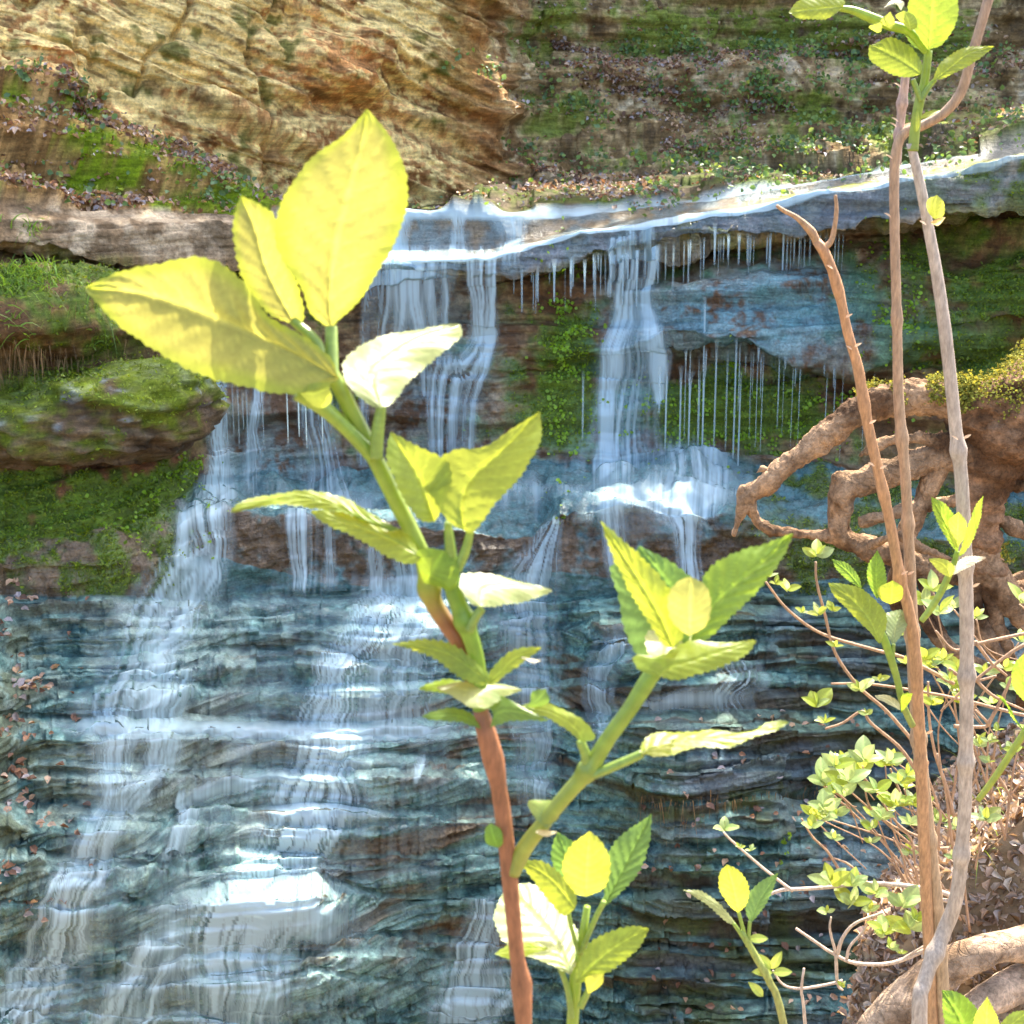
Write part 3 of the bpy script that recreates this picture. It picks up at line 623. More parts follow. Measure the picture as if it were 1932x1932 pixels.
# ground cover of small plants on the ledges
gm = .9 * seg([(1150, 100), (1400, 120), (1700, 110)], 26) + 1.0 * blob(1440, 140, 40, 30) + .8 * blob(1500, 230, 60, 60) + 1.0 * seg([(1250, 340), (1400, 330), (1560, 290)], 24) + .7 * blob(1600, 240, 80, 50) + .6 * blob(1250, 150, 30, 20) + .5 * blob(1850, 180, 60, 60) + .6 * seg([(200, 235), (420, 330)], 14) + .9 * blob(440, 350, 60, 18) + .7 * blob(20, 160, 40, 20) + .12 * wbank + .10 * wr * (V > 60) + .5 * blob(150, 190, 40, 24) + .6 * blob(900, 130, 50, 16) + .8 * seg([(1180, 388), (1450, 350), (1700, 305), (1932, 262)], 12) + .25 * seg([(1000, 260), (1250, 300), (1500, 280)], 50) + .3 * seg([(1000, 200), (1300, 190), (1700, 170)], 40)
gm *= np.clip(fbm(U * .03, V * .03, 5.2, 3) * 3 + .5, 0, 1)
ids = pickw(gm * inv, 5200)
gp = np.array([(.10, .20, .05), (.16, .28, .06), (.22, .32, .08), (.08, .16, .06), (.13, .24, .10), (.06, .12, .03)])
off = RNG.normal(size=(len(ids), 3)) * .03 + np.array([0, -.05, .03])
o = cards('ground_cover', PP[ids] + off, np.tile([0, -.7, .7], (len(ids), 1)), RNG.uniform(.022, .06, len(ids)), gp[RNG.integers(0, 6, len(ids))], green_mat, .8, .7, .3)
tag(o, 'small green seedlings and creepers growing on the cliff ledges', kind='stuff')
# liverwort specks on the wet face
gm = blob(1070, 620, 40, 110) + .8 * blob(1070, 850, 30, 80) + .7 * blob(1385, 700, 16, 40) + .8 * blob(1400, 800, 200, 50) + .5 * blob(700 - 380, 700, 60, 30) + .8 * blob(340, 850, 40, 60) + .8 * blob(270, 790, 60, 25) + .5 * blob(300, 980, 100, 50) + .4 * blob(1700, 560, 60, 120) + .6 * blob(1490, 1600, 8, 40)
gm *= np.clip(fbm(U * .05, V * .05, 8.2, 3) * 4, 0, 1)
ids = pickw(gm * inv, 1900)
o = cards('ground_cover', PP[ids] + NN[ids] * .02, NN[ids], RNG.uniform(.014, .034, len(ids)), np.array([(.20, .36, .02)]) * RNG.uniform(.6, 1.3, (len(ids), 1)), green_mat, .5, .9, .2)
tag(o, 'bright green liverworts dotting the wet falls face', kind='stuff')
gmo = sm(.0, .05, col[..., 1] - col[..., 0]) * (col[..., 2] < .06) * (1 - wst)
ids = pickw(gmo * inv, 16000)
o = cards('moss', PP[ids] + NN[ids] * .008, NN[ids] + [0, 0, .4], RNG.uniform(.012, .03, len(ids)), np.array([(.13, .20, .01)]) * RNG.uniform(.5, 1.5, (len(ids), 1)), green_mat, .7, .45, .2, lift=1.0)
tag(o, 'short green moss growing in patches over the rock', kind='stuff')
# grass tufts and hanging roots on the left
def blades(name, p, length, cols, wid, droop, mat, label, up=(0, -.25, 1), jit=.6):
    k = len(p); d = np.array(up) + RNG.normal(size=(k, 3)) * jit; d /= np.linalg.norm(d, axis=1, keepdims=True)
    s = np.cross(d, RNG.normal(size=(k, 3))); s /= np.linalg.norm(s, axis=1, keepdims=True)
    vs = []
    for t in np.linspace(0, 1, 5):
        c = p + d * (length * t)[:, None] + np.array([0, 0, -1]) * (droop * length * t * t)[:, None]
        wv = s * (wid * (1.02 - t))[:, None]
        vs += [c - wv, c + wv]
    v = np.stack(vs, 1); i = np.arange(k)[:, None] * 10
    F = np.concatenate([i + np.array([[2 * j, 2 * j + 1, 2 * j + 3, 2 * j + 2]]) for j in range(4)])
    o = mesh_np(name, v.reshape(-1, 3), F, mat, None, {'col': np.repeat(cols, 10, 0)}, smooth=False)
    return tag(o, label, kind='stuff')
ids = pickw((1.0 * blob(50, 560, 60, 40) + .4 * blob(190, 620, 20, 15) + .25 * blob(60, 430, 30, 20)) * inv, 800)
blades('grass', PP[ids], RNG.uniform(.08, .2, len(ids)), np.array([(.13, .25, .03)]) * RNG.uniform(.6, 1.5, (len(ids), 1)), RNG.uniform(.003, .007, len(ids)), RNG.uniform(.4, 1.0, len(ids)), green_mat, 'tuft of green grass growing on the left ledge')
ids = pickw((blob(30, 660, 50, 40) + .8 * blob(270, 690, 60, 22) + .5 * blob(130, 660, 50, 30) + .6 * blob(350, 850, 20, 10) + .5 * seg([(1200, 1500), (1600, 1500)], 12)) * inv, 500)
blades('hanging_roots', PP[ids] + [0, -.05, 0], RNG.uniform(.1, .28, len(ids)), np.array([(.20, .13, .06)]) * RNG.uniform(.5, 1.6, (len(ids), 1)), RNG.uniform(.001, .003, len(ids)), RNG.uniform(.0, .3, len(ids)), litter_mat, 'thin brown rootlets hanging below the ledges', up=(0, -.1, -1), jit=.15)
ids = np.arange(260); qx = RNG.uniform(.95, 1.35, 260); qy = RNG.uniform(2.6, 3.3, 260)
blades('grass', np.stack([qx, qy, bank_z(qx, qy)], -1), RNG.uniform(.04, .13, 260), np.array([(.20, .30, .05)]) * RNG.uniform(.5, 1.4, (260, 1)), RNG.uniform(.001, .003, 260), RNG.uniform(.2, 1, 260), green_mat, 'sparse grass blades on the litter of the near bank')

# ---------------------------------------------------------------- tubes (stems, roots), leaves
def tube_np(pts, rad, k=10, n=None, bump=0, nodes=None, flat=1.0):
    n = n or max(8, len(pts) * 8)
    q = cr(np.c_[pts, rad], n); c = q[:, :3]; r = np.maximum(q[:, 3], .0003)
    d = np.gradient(c, axis=0); d /= np.linalg.norm(d, axis=1, keepdims=True)
    ref = np.tile([0.13, 1.0, 0.05], (n, 1)); a = np.cross(d, ref); a /= np.linalg.norm(a, axis=1, keepdims=True); b = np.cross(d, a)
    L = np.r_[0, np.cumsum(np.linalg.norm(np.diff(c, axis=0), axis=1))]
    if nodes is not None:
        for s_ in nodes: r = r * (1 + .38 * np.exp(-((L / L[-1] - s_) * L[-1] / (r.mean() * 1.1)) ** 2))
    th = np.arange(k) / k * 2 * np.pi
    rr = r[:, None] * (1 + bump * fbm(c[:, 0:1] / r.mean() * .5 + np.cos(th) * .9, c[:, 2:3] / r.mean() * .35 + np.sin(th) * .9, c[:, 1:2], 3))
    v = c[:, None] + rr[..., None] * (np.cos(th)[None, :, None] * a[:, None] + np.sin(th)[None, :, None] * b[:, None] * flat)
    i = np.arange(n * k).reshape(n, k); j = np.roll(i, -1, 1)
    F = np.stack([i[:-1], i[1:], j[1:], j[:-1]], -1).reshape(-1, 4)
    cap0 = len(v) * k
    VV = np.vstack([v.reshape(-1, 3), c[:1], c[-1:]])
    F = np.vstack([F, np.stack([i[0], j[0], np.full(k, cap0), np.full(k, cap0)], -1), np.stack([j[-1], i[-1], np.full(k, cap0 + 1), np.full(k, cap0 + 1)], -1)])
    t = np.r_[np.repeat(L / L[-1], k), 0, 1]
    return VV, F, t
def fixq(F):  # turn degenerate quads (fans) into tris by splitting lists is avoided: use bmesh-free trick
    return F
def to_mesh(name, VV, F, mat, parent, colv, smooth=True):
    me = bpy.data.meshes.new(name)
    fl = [tuple(f) if f[2] != f[3] else tuple(f[:3]) for f in F.tolist()]
    L0 = Vector(parent.location) if parent else Vector((0, 0, 0))
    me.from_pydata([tuple(v) for v in (VV - np.array(L0))], [], fl)
    at = me.attributes.new('col', 'FLOAT_COLOR', 'POINT')
    at.data.foreach_set('color', np.c_[colv, np.ones(len(colv))].astype(np.float32).ravel())
    if smooth: me.polygons.foreach_set('use_smooth', np.ones(len(me.polygons), bool))
    me.materials.append(mat); me.update()
    ob = bpy.data.objects.new(name, me); scene.collection.objects.link(ob)
    if parent: ob.parent = parent
    return ob
stem_mat = attr_mat('stem', rough=.6, spec=.4, bump=.6, bscale=260, var=.38, bdist=.002, stretch=(1, 1, .25))
gstem_mat = attr_mat('green_stem', rough=.35, spec=.5, bump=.1, bscale=150, var=.1, trans=.25, bdist=.001)
leaf_mat = attr_mat('leaf', rough=.38, spec=.5, bump=.2, bscale=260, var=.14, trans=.5, bdist=.001, tcol=(2.35, 1.7, 1.5))
def stem(parent, pts, Y, c0, c1=None, mat=None, name='stem', nodes=None, k=12, bump=.12, cs=None, n=None):
    """pts: (x, y, radius px[, Y]) in picture units."""
    if parent.name == 'hydrangea_shrub': pts = [(p[0], p[1], p[2] * 1.17) + tuple(p[3:]) for p in pts]
    w = []; r = []
    for p in pts:
        yy = p[3] if len(p) > 3 else Y
        w.append(P(p[0], p[1], yy)); r.append(p[2] * K * yy / 966)
    VV, F, t = tube_np(np.array(w), np.array(r), k, n, bump, nodes)
    c0 = np.array(c0); c1 = np.array(c1 if c1 is not None else c0)
    tt = t if cs is None else sm(cs[0], cs[1], t)
    cv = c0[None] * (1 - tt[:, None]) + c1[None] * tt[:, None]
    cv = cv * (1 + .15 * vn(t * 40, VV[:, 0] * 60, VV[:, 2] * 60))[:, None]
    return to_mesh(name, VV, F, mat or stem_mat, parent, cv)
G1 = (.17, .29, .022); G2 = (.10, .20, .03); G3 = (.24, .34, .05)
def leaf_grid(Lw, Mw, Rw, parent, colr=G1, serr=1.0, vein=1.0, ns=None, name='leaf', cross=.12, label=None, cream=None):
    """blade lofted over left edge, midrib and right edge (world polylines, base to tip)."""
    Ltot = np.linalg.norm(np.diff(Mw, axis=0), axis=1).sum()
    n = 64 if Ltot > .05 else 34; h = 9 if Ltot > .05 else 6
    Lq, Mq, Rq = cr(Lw, n), cr(Mw, n), cr(Rw, n)
    s = np.linspace(0, 1, n); t = np.linspace(-1, 1, 2 * h + 1)
    wl_ = np.linalg.norm(Lq - Mq, axis=1).max() + np.linalg.norm(Rq - Mq, axis=1).max()
    S, T = np.meshgrid(s, t, indexing='ij'); A = np.abs(T)[..., None]
    E = np.where((T < 0)[..., None], Lq[:, None], Rq[:, None])
    v = Mq[:, None] * (1 - A) + E * A
    nrm = np.cross(np.gradient(v, axis=1), np.gradient(v, axis=0)); nrm /= np.linalg.norm(nrm, axis=2, keepdims=True) + 1e-9
    nrm = np.where((nrm[..., 1:2] > 0), -nrm, nrm)
    ns_ = ns or max(8, int(Ltot / .0045))
    ph = S * 8.5 - np.abs(T) * 1.7
    vs_ = np.abs((ph % 1) - .5) * 2                                  # 1 at veins
    vsharp = np.clip((vs_ - .80) / .2, 0, 1) * (np.abs(T) < .93)
    rib = np.exp(-(T / .06) ** 2)
    bulge = cross * wl_ * (1 - T * T) * np.sin(np.pi * S) * .5
    dep = -vein * Ltot * (.0065 * vsharp + .012 * rib) + max(0, vein - .55) * Ltot * .006 * (1 - vs_)
    wav = .010 * Ltot * np.sin(S * 17 + 2 * np.sign(T)) * T * T
    v = v + nrm * (bulge + dep + wav)[..., None]
    saw = ((S * ns_) % 1) * serr
    out = E - Mq[:, None]; out /= np.linalg.norm(out, axis=2, keepdims=True) + 1e-9
    tip = np.sin(np.pi * np.clip(S, 0, 1)) ** .4
    v = v + out * ((np.abs(T) > .99) * saw * tip * min(.0022, .03 * Ltot))[..., None]
    if cream: colr = mixc(np.array(cream), np.array(colr), np.clip(sm(.6, .98, np.abs(T) + .25 * fbm(S * 3, T, 1.1, 2)) + sm(.85, 1, S), 0, 1))
    else: colr = np.array(colr)[None, None]
    cv = colr * (1 + .35 * vsharp + .5 * rib)[..., None] * (1 + .18 * fbm(v[..., 0] * 60, v[..., 1] * 60, v[..., 2] * 60, 3))[..., None]
    o = mesh_np(name, v, gridF(n, 2 * h + 1), leaf_mat, parent, {'col': cv.reshape(-1, 3)})
    if label: o['label'] = label
    return o
def leaf(parent, Lp, Mp, Rp, Y, sx=0.0, sz=0.0, fold=0.0, **kw):
    """rails in picture units, base first; depth from a tilt (sx, sz) and a V fold (edges nearer by fold metres)."""
    b = P(*Mp[0], Y)
    def W(pts, f):
        out = []
        for i, p in enumerate(pts):
            w = P(p[0], p[1], Y); d = sx * (w[0] - b[0]) + sz * (w[2] - b[2])
            e = f * math.sin(math.pi * i / (len(pts) - 1))
            out.append(P(p[0], p[1], Y + d + e + (p[2] if len(p) > 2 else 0)))
        return np.array(out)
    Lp = [Mp[0]] + list(Lp) + [Mp[-1]]; Rp = [Mp[0]] + list(Rp) + [Mp[-1]]
    return leaf_grid(W(Lp, -fold), W(Mp, 0), W(Rp, -fold), parent, **kw)
def leaf3(parent, B, d, nrm, length, width, colr=G1, droop=.25, fold=.2, pet=0.0, **kw):
    """free-standing small blade at world point B."""
    d = np.array(d, float); d /= np.linalg.norm(d); nrm = np.array(nrm, float); nrm -= d * (nrm @ d); nrm /= np.linalg.norm(nrm) + 1e-9
    s = np.cross(d, nrm); t = np.linspace(0, 1, 7)
    M_ = np.array([B + d * length * a - nrm * droop * length * a * a for a in t])
    w = width * .5 * np.sin(np.pi * np.clip(t, 0, 1) ** .85) ** .8
    Lw = M_ - s * w[:, None] + nrm * (fold * w)[:, None]; Rw = M_ + s * w[:, None] + nrm * (fold * w)[:, None]
    n = 12; h = 3; Lq, Mq, Rq = cr(Lw, n), cr(M_, n), cr(Rw, n)
    T = np.linspace(-1, 1, 2 * h + 1); A = np.abs(T)[None, :, None]
    E = np.where((T < 0)[None, :, None], Lq[:, None], Rq[:, None]); v = Mq[:, None] * (1 - A) + E * A
    S = np.linspace(0, 1, n)[:, None]
    v = v + nrm * (.015 * length * np.sin(S * 34 + np.abs(T) * 3))[..., None]
    cv = np.array(colr)[None, None] * (1 + .4 * np.exp(-(T / .15) ** 2))[None, :, None] * np.ones((n, 1, 1)) * random.uniform(.75, 1.2)
    return mesh_np('leaf', v, gridF(n, 2 * h + 1), leaf_mat, parent, {'col': cv.reshape(-1, 3)})
# ---------------------------------------------------------------- the big blown leaves in front: hydrangea shrub
BR = (.26, .105, .045); GS = (.25, .38, .045); GD = (.10, .20, .03)
Y0 = .86
hy = empty('hydrangea_shrub', (0.02, .86, -1.78), 'tall leafy shrub in the middle foreground with huge sunlit leaves on a brown stem', 'shrub', 'young hydrangeas in the foreground')
stem(hy, [(1035, 3900, 16), (1010, 2600, 16), (988, 1932, 15), (975, 1800, 14), (960, 1640, 15), (945, 1510, 15), (928, 1420, 16), (915, 1375, 18), (906, 1340, 14)], Y0, BR, nodes=[.70, .845, .97], bump=.06)
stem(hy, [(908, 1350, 14, .862), (900, 1250, 14, .865), (880, 1180, 15, .865), (855, 1110, 15, .865), (850, 1040, 10, .865), (845, 990, 7, .865)], Y0, GS, GD, gstem_mat, nodes=[.5], bump=.02)
stem(hy, [(905, 1345, 10, .872), (872, 1225, 14, .872), (845, 1180, 15, .872), (815, 1130, 16, .872), (800, 1060, 15, .87), (775, 1000, 14, .87), (740, 930, 14, .87), (705, 860, 14, .87), (670, 790, 14, .868), (640, 730, 13, .866), (625, 705, 13, .865)], Y0, (.24, .12, .05), (.26, .36, .05), gstem_mat, nodes=[.38], bump=.02, cs=(.25, .45))
stem(hy, [(705, 862, 13, .866), (660, 815, 12, .862), (610, 770, 13, .858), (560, 742, 12, .855)], Y0, GS, (.26, .36, .06), gstem_mat, bump=.02)
# right branch
stem(hy, [(966, 1645, 16, .86), (990, 1600, 15, .858), (1020, 1560, 14, .855), (1060, 1510, 14, .852), (1110, 1452, 15, .85), (1150, 1390, 14, .848), (1190, 1335, 14, .846), (1225, 1280, 15, .845), (1245, 1255, 13, .845)], Y0, (.26, .30, .06), (.22, .34, .05), gstem_mat, nodes=[.52], bump=.02)
def petiole(parent, pts, Y, c=(.24, .34, .07)): return stem(parent, pts, Y, c, c, gstem_mat, name='petiole', bump=.02, k=8)
petiole(hy, [(628, 715, 10, .862), (626, 670, 11, .87), (625, 618, 10, .879)], .87)
petiole(hy, [(606, 700, 8, .86), (600, 650, 9, .87), (553, 605, 8, .88)], .87)
petiole(hy, [(710, 865, 11), (712, 820, 11), (720, 765, 8)], .86)
petiole(hy, [(855, 1100, 8), (850, 1040, 8), (845, 985, 6)], .858)
petiole(hy, [(862, 1075, 9), (878, 1040, 8), (888, 1000, 6)], .857)
petiole(hy, [(885, 1190, 8), (897, 1165, 8), (910, 1148, 7)], .858)
petiole(hy, [(1108, 1455, 9), (1105, 1425, 9), (1095, 1398, 8)], .848)
petiole(hy, [(1118, 1462, 9), (1160, 1445, 9), (1212, 1422, 8)], .846)
WG = (.195, .285, .03); CR = (.215, .265, .055)
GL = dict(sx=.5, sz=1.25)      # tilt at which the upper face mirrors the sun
leaf(hy, [(588, 590), (570, 545), (535, 490), (524, 440), (532, 385), (560, 335), (600, 292), (650, 255)], [(625, 622), (622, 560), (632, 470), (655, 370), (680, 280), (692, 205)], [(642, 600), (680, 560), (725, 490), (752, 430), (768, 370), (758, 310), (730, 252)], .88, sx=.15, sz=.10, fold=.008, colr=WG, cream=CR)
leaf(hy, [(508, 590), (468, 540), (448, 485), (443, 430), (446, 395)], [(556, 612), (525, 555), (500, 500), (480, 430), (454, 370)], [(572, 600), (560, 540), (540, 480), (520, 415), (490, 388)], .88, sx=.1, sz=.1, fold=.005, colr=WG, cream=CR)
leaf(hy, [(590, 735), (530, 742), (460, 725), (390, 708), (330, 680), (265, 640), (212, 600)], [(640, 715), (560, 668), (480, 630), (380, 590), (270, 555), (160, 543)], [(625, 680), (575, 640), (510, 600), (470, 545), (420, 505), (370, 488), (300, 500), (225, 515)], .842, sx=-.1, sz=.25, fold=.006, colr=WG, cream=CR)
leaf(hy, [(590, 765), (610, 768), (625, 755)], [(562, 738), (590, 742), (622, 730)], [(585, 725), (605, 722), (620, 722)], .84, colr=G3)
leaf(hy, [(690, 755), (656, 725), (650, 685), (680, 655), (740, 632), (800, 620)], [(718, 770), (700, 710), (745, 670), (800, 635), (868, 612)], [(735, 762), (765, 725), (800, 690), (845, 655), (870, 630)], .855, colr=(.20, .27, .09), vein=.6, **GL)
leaf(hy, [(790, 978), (758, 930), (736, 880), (731, 845)], [(820, 985), (800, 930), (775, 880), (736, 815)], [(832, 960), (850, 910), (840, 870), (790, 845)], .858, sx=.3, sz=.3, fold=.006, colr=WG)
leaf(hy, [(850, 985), (825, 950), (800, 895), (860, 850), (920, 842), (970, 808)], [(875, 1000), (870, 950), (890, 905), (940, 860), (1018, 776)], [(890, 1004), (925, 960), (960, 920), (995, 875), (1018, 830)], .85, sx=-.2, sz=.5, fold=.006, colr=WG)
leaf(hy, [(690, 968), (650, 940), (580, 930), (500, 935), (460, 948)], [(760, 1000), (690, 985), (620, 950), (540, 942), (435, 966)], [(735, 1000), (670, 975), (600, 956), (520, 953), (470, 958)], .862, sx=.1, sz=1.2, colr=WG)
leaf(hy, [(765, 1010), (720, 990), (670, 975), (630, 965)], [(795, 1050), (750, 1025), (690, 1000), (586, 966)], [(780, 1062), (730, 1048), (680, 1015), (625, 992)], .855, sx=.1, sz=.8, colr=WG)
leaf(hy, [(785, 1050), (800, 1035)], [(800, 1100), (820, 1068), (838, 1038)], [(850, 1108), (866, 1072)], .85, sz=.3, colr=G1)
leaf(hy, [(815, 1050), (825, 1040)], [(825, 1098), (850, 1088), (868, 1070)], [(840, 1112), (858, 1108)], .856, sz=.3, colr=G1)
leaf(hy, [(885, 1132), (868, 1105), (880, 1082), (930, 1086), (985, 1098)], [(905, 1145), (915, 1112), (970, 1108), (1042, 1114)], [(920, 1143), (950, 1140), (1000, 1130)], .85, colr=(.20, .27, .09), vein=.5, **GL)
leaf(hy, [(905, 1290), (870, 1278), (830, 1246), (785, 1226)], [(922, 1288), (885, 1258), (835, 1230), (740, 1215)], [(925, 1278), (895, 1248), (845, 1215), (795, 1209)], .85, sz=.5, colr=WG)
leaf(hy, [(922, 1275), (945, 1245), (980, 1224)], [(918, 1290), (945, 1268), (975, 1240), (1022, 1222)], [(930, 1290), (962, 1266), (998, 1240)], .852, sz=.5, colr=WG)
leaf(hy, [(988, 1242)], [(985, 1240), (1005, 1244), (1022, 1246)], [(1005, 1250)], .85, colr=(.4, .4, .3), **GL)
leaf(hy, [(885, 1332), (850, 1312), (825, 1298), (860, 1288), (900, 1288), (940, 1290)], [(905, 1335), (900, 1310), (930, 1300), (985, 1302)], [(920, 1334), (950, 1315), (970, 1306)], .845, colr=(.20, .27, .09), vein=.5, **GL)
leaf(hy, [(885, 1345), (850, 1337), (820, 1342)], [(908, 1375), (885, 1358), (850, 1350), (797, 1352)], [(890, 1368), (860, 1360), (820, 1358)], .85, sz=.8, colr=G2)
leaf(hy, [(880, 1290), (840, 1283), (810, 1290)], [(900, 1320), (870, 1300), (830, 1296), (790, 1300)], [(885, 1318), (850, 1308), (815, 1304)], .862, sz=.8, colr=G1)
leaf(hy, [(930, 1345), (915, 1325), (940, 1312)], [(925, 1372), (940, 1345), (985, 1345), (1035, 1360)], [(960, 1360), (1000, 1358)], .848, sz=.6, colr=G2)
leaf(hy, [(1055, 1365), (1020, 1348), (1000, 1340)], [(1100, 1400), (1085, 1375), (1040, 1345), (983, 1333)], [(1122, 1392), (1105, 1365), (1060, 1338), (1010, 1325)], .845, sz=.6, sx=.2, colr=WG)
leaf(hy, [(1000, 1325), (1005, 1305)], [(990, 1335), (1015, 1320), (1030, 1300)], [(1020, 1332), (1036, 1322)], .85, sz=.3, colr=G2)
leaf(hy, [(1215, 1400), (1250, 1384), (1330, 1380), (1400, 1384), (1450, 1366)], [(1210, 1424), (1270, 1400), (1350, 1394), (1420, 1380), (1488, 1363)], [(1245, 1425), (1310, 1412), (1380, 1405), (1440, 1385)], .84, sx=0, sz=1.6, colr=WG)
# top cluster of the right branch
leaf(hy, [(1245, 1265), (1205, 1235), (1178, 1180), (1168, 1120), (1152, 1075), (1165, 1062)], [(1285, 1225), (1240, 1170), (1205, 1110), (1175, 1062)], [(1300, 1200), (1290, 1150), (1245, 1095), (1215, 1060)], .875, sx=-.1, sz=.5, colr=(.10, .22, .05), vein=1.8)
leaf(hy, [(1262, 1150), (1225, 1100), (1200, 1055)], [(1300, 1180), (1270, 1120), (1240, 1075), (1205, 1030)], [(1325, 1160), (1320, 1110), (1270, 1065)], .885, sz=.3, colr=(.10, .22, .04), vein=1.5)
leaf(hy, [(1252, 1215), (1220, 1165), (1185, 1105), (1155, 1040)], [(1270, 1222), (1245, 1165), (1205, 1095), (1133, 983)], [(1288, 1200), (1285, 1150), (1240, 1085), (1190, 1035)], .85, sx=.2, sz=.15, colr=WG)
leaf(hy, [(1315, 1165), (1325, 1105), (1345, 1070), (1400, 1040), (1450, 1026)], [(1300, 1225), (1335, 1155), (1385, 1105), (1440, 1060), (1496, 1007)], [(1325, 1212), (1375, 1165), (1430, 1110), (1475, 1050)], .86, sx=.1, sz=.5, colr=(.15, .28, .03), vein=1.6)
leaf(hy, [(1268, 1170), (1262, 1125), (1280, 1098)], [(1300, 1200), (1302, 1140), (1303, 1088)], [(1330, 1180), (1340, 1140), (1330, 1105)], .84, sz=.3, colr=(.28, .34, .08))
leaf(hy, [(1205, 1262), (1200, 1238), (1250, 1236), (1300, 1212), (1350, 1212), (1390, 1212)], [(1240, 1275), (1270, 1258), (1320, 1245), (1370, 1228), (1427, 1208)], [(1280, 1280), (1330, 1266), (1385, 1246), (1412, 1228)], .835, sx=0, sz=.8, colr=WG)
leaf(hy, [(1225, 1240), (1230, 1190)], [(1250, 1262), (1265, 1215), (1330, 1190)], [(1290, 1240), (1320, 1215)], .85, colr=(.28, .34, .12), **GL)
leaf(hy, [(1008, 1540), (998, 1512)], [(1030, 1562), (1030, 1535), (1045, 1510)], [(1052, 1545), (1052, 1525)], .848, sz=.6, colr=(.2, .3, .08))
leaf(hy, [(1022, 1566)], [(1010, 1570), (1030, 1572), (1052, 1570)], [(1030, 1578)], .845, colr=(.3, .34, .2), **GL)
leaf(hy, [(918, 1590), (916, 1565)], [(940, 1600), (930, 1575), (925, 1553)], [(948, 1590), (944, 1565)], .85, sz=.2, colr=(.12, .26, .03))

# ---------------------------------------------------------------- lower shoot
YS = .98
sh = empty('hydrangea_shoot', (0.12, .98, -1.78), 'leafy hydrangea shoot with toothed green leaves low in the middle, right of the brown stem', 'shrub', 'young hydrangeas in the foreground')
stem(sh, [(1105, 3500, 13), (1080, 1932, 13), (1090, 1860, 13), (1096, 1790, 10), (1108, 1710, 7)], YS, GS, (.24, .34, .05), gstem_mat, bump=.02)
petiole(sh, [(1078, 1920, 7), (1072, 1870, 7), (1055, 1820, 6)], .975); petiole(sh, [(1095, 1800, 6), (1120, 1740, 6), (1140, 1700, 6)], .975)
petiole(sh, [(1092, 1800, 5), (1078, 1750, 5), (1070, 1710, 5)], .975); petiole(sh, [(1095, 1900, 8), (1110, 1870, 7), (1118, 1850, 6)], .97)
leaf(sh, [(1140, 1690), (1140, 1640), (1160, 1590), (1195, 1562)], [(1138, 1712), (1165, 1660), (1195, 1600), (1229, 1535)], [(1160, 1692), (1200, 1650), (1222, 1595)], 1.0, sx=.1, sz=.3, colr=(.09, .20, .045), vein=1.6, fold=.004)
leaf(sh, [(1062, 1665), (1042, 1620), (1045, 1590)], [(1090, 1690), (1075, 1630), (1052, 1570)], [(1100, 1650), (1090, 1600)], 1.01, sz=.3, colr=(.09, .21, .04), vein=1.6)
leaf(sh, [(1078, 1680), (1063, 1640), (1075, 1600)], [(1105, 1692), (1108, 1630), (1112, 1568)], [(1138, 1675), (1150, 1635), (1138, 1595)], .965, sz=.1, colr=(.24, .33, .04))
leaf(sh, [(1062, 1725), (1030, 1690), (1000, 1650)], [(1085, 1715), (1060, 1680), (1030, 1650), (978, 1624)], [(1085, 1690), (1060, 1655), (1025, 1627)], .96, sz=.3, colr=WG)
leaf(sh, [(1060, 1830), (1000, 1805), (950, 1775), (934, 1725)], [(1078, 1838), (1045, 1780), (1000, 1725), (955, 1675)], [(1092, 1800), (1088, 1760), (1050, 1705), (1000, 1668)], .965, colr=(.26, .36, .16), vein=2.0, sx=.2, sz=1.1)
leaf(sh, [(1000, 1800), (965, 1808)], [(1035, 1790), (990, 1790), (933, 1800)], [(1010, 1780), (960, 1785)], .96, sz=.8, colr=WG)
leaf(sh, [(1092, 1825), (1110, 1785), (1150, 1760), (1195, 1749)], [(1086, 1855), (1125, 1815), (1170, 1780), (1224, 1752)], [(1120, 1845), (1165, 1820), (1205, 1785)], .95, sz=.4, colr=(.17, .27, .03))
leaf(sh, [(1105, 1850), (1115, 1840)], [(1110, 1875), (1122, 1855), (1138, 1838)], [(1130, 1862), (1138, 1850)], .94, sz=.2, colr=(.28, .36, .05))

# ---------------------------------------------------------------- seedling right of the shoot
YP = 1.35
se = empty('young_plant', P(1500, 2300, YP), 'small seedling with three upright leaves in front of dark wet rock, beside the leafy shoot', 'plant', 'young hydrangeas in the foreground')
stem(se, [(1540, 2300, 8), (1478, 1932, 8), (1451, 1851, 8), (1427, 1807, 8), (1412, 1780, 7), (1400, 1755, 5)], YP, (.34, .20, .12), (.24, .30, .06), nodes=[.72, .85], bump=.08)
petiole(se, [(1412, 1785, 5), (1400, 1765, 5), (1384, 1742, 4)], YP); petiole(se, [(1412, 1785, 5), (1413, 1760, 4), (1415, 1738, 4)], YP); petiole(se, [(1411, 1785, 5), (1400, 1745, 4), (1391, 1712, 4)], YP)
leaf(se, [(1375, 1705), (1358, 1675), (1360, 1645)], [(1392, 1722), (1385, 1680), (1371, 1631)], [(1408, 1705), (1411, 1672), (1395, 1645)], YP - .02, colr=(.24, .33, .04))
leaf(se, [(1408, 1720), (1412, 1690), (1435, 1665)], [(1417, 1740), (1432, 1700), (1468, 1647)], [(1430, 1725), (1452, 1690)], YP, sz=.4, colr=(.12, .25, .06), vein=1.4)
leaf(se, [(1370, 1738), (1340, 1710), (1310, 1690)], [(1385, 1743), (1350, 1708), (1289, 1679)], [(1380, 1732), (1350, 1700), (1320, 1682)], YP, sz=.6, colr=(.26, .34, .14))
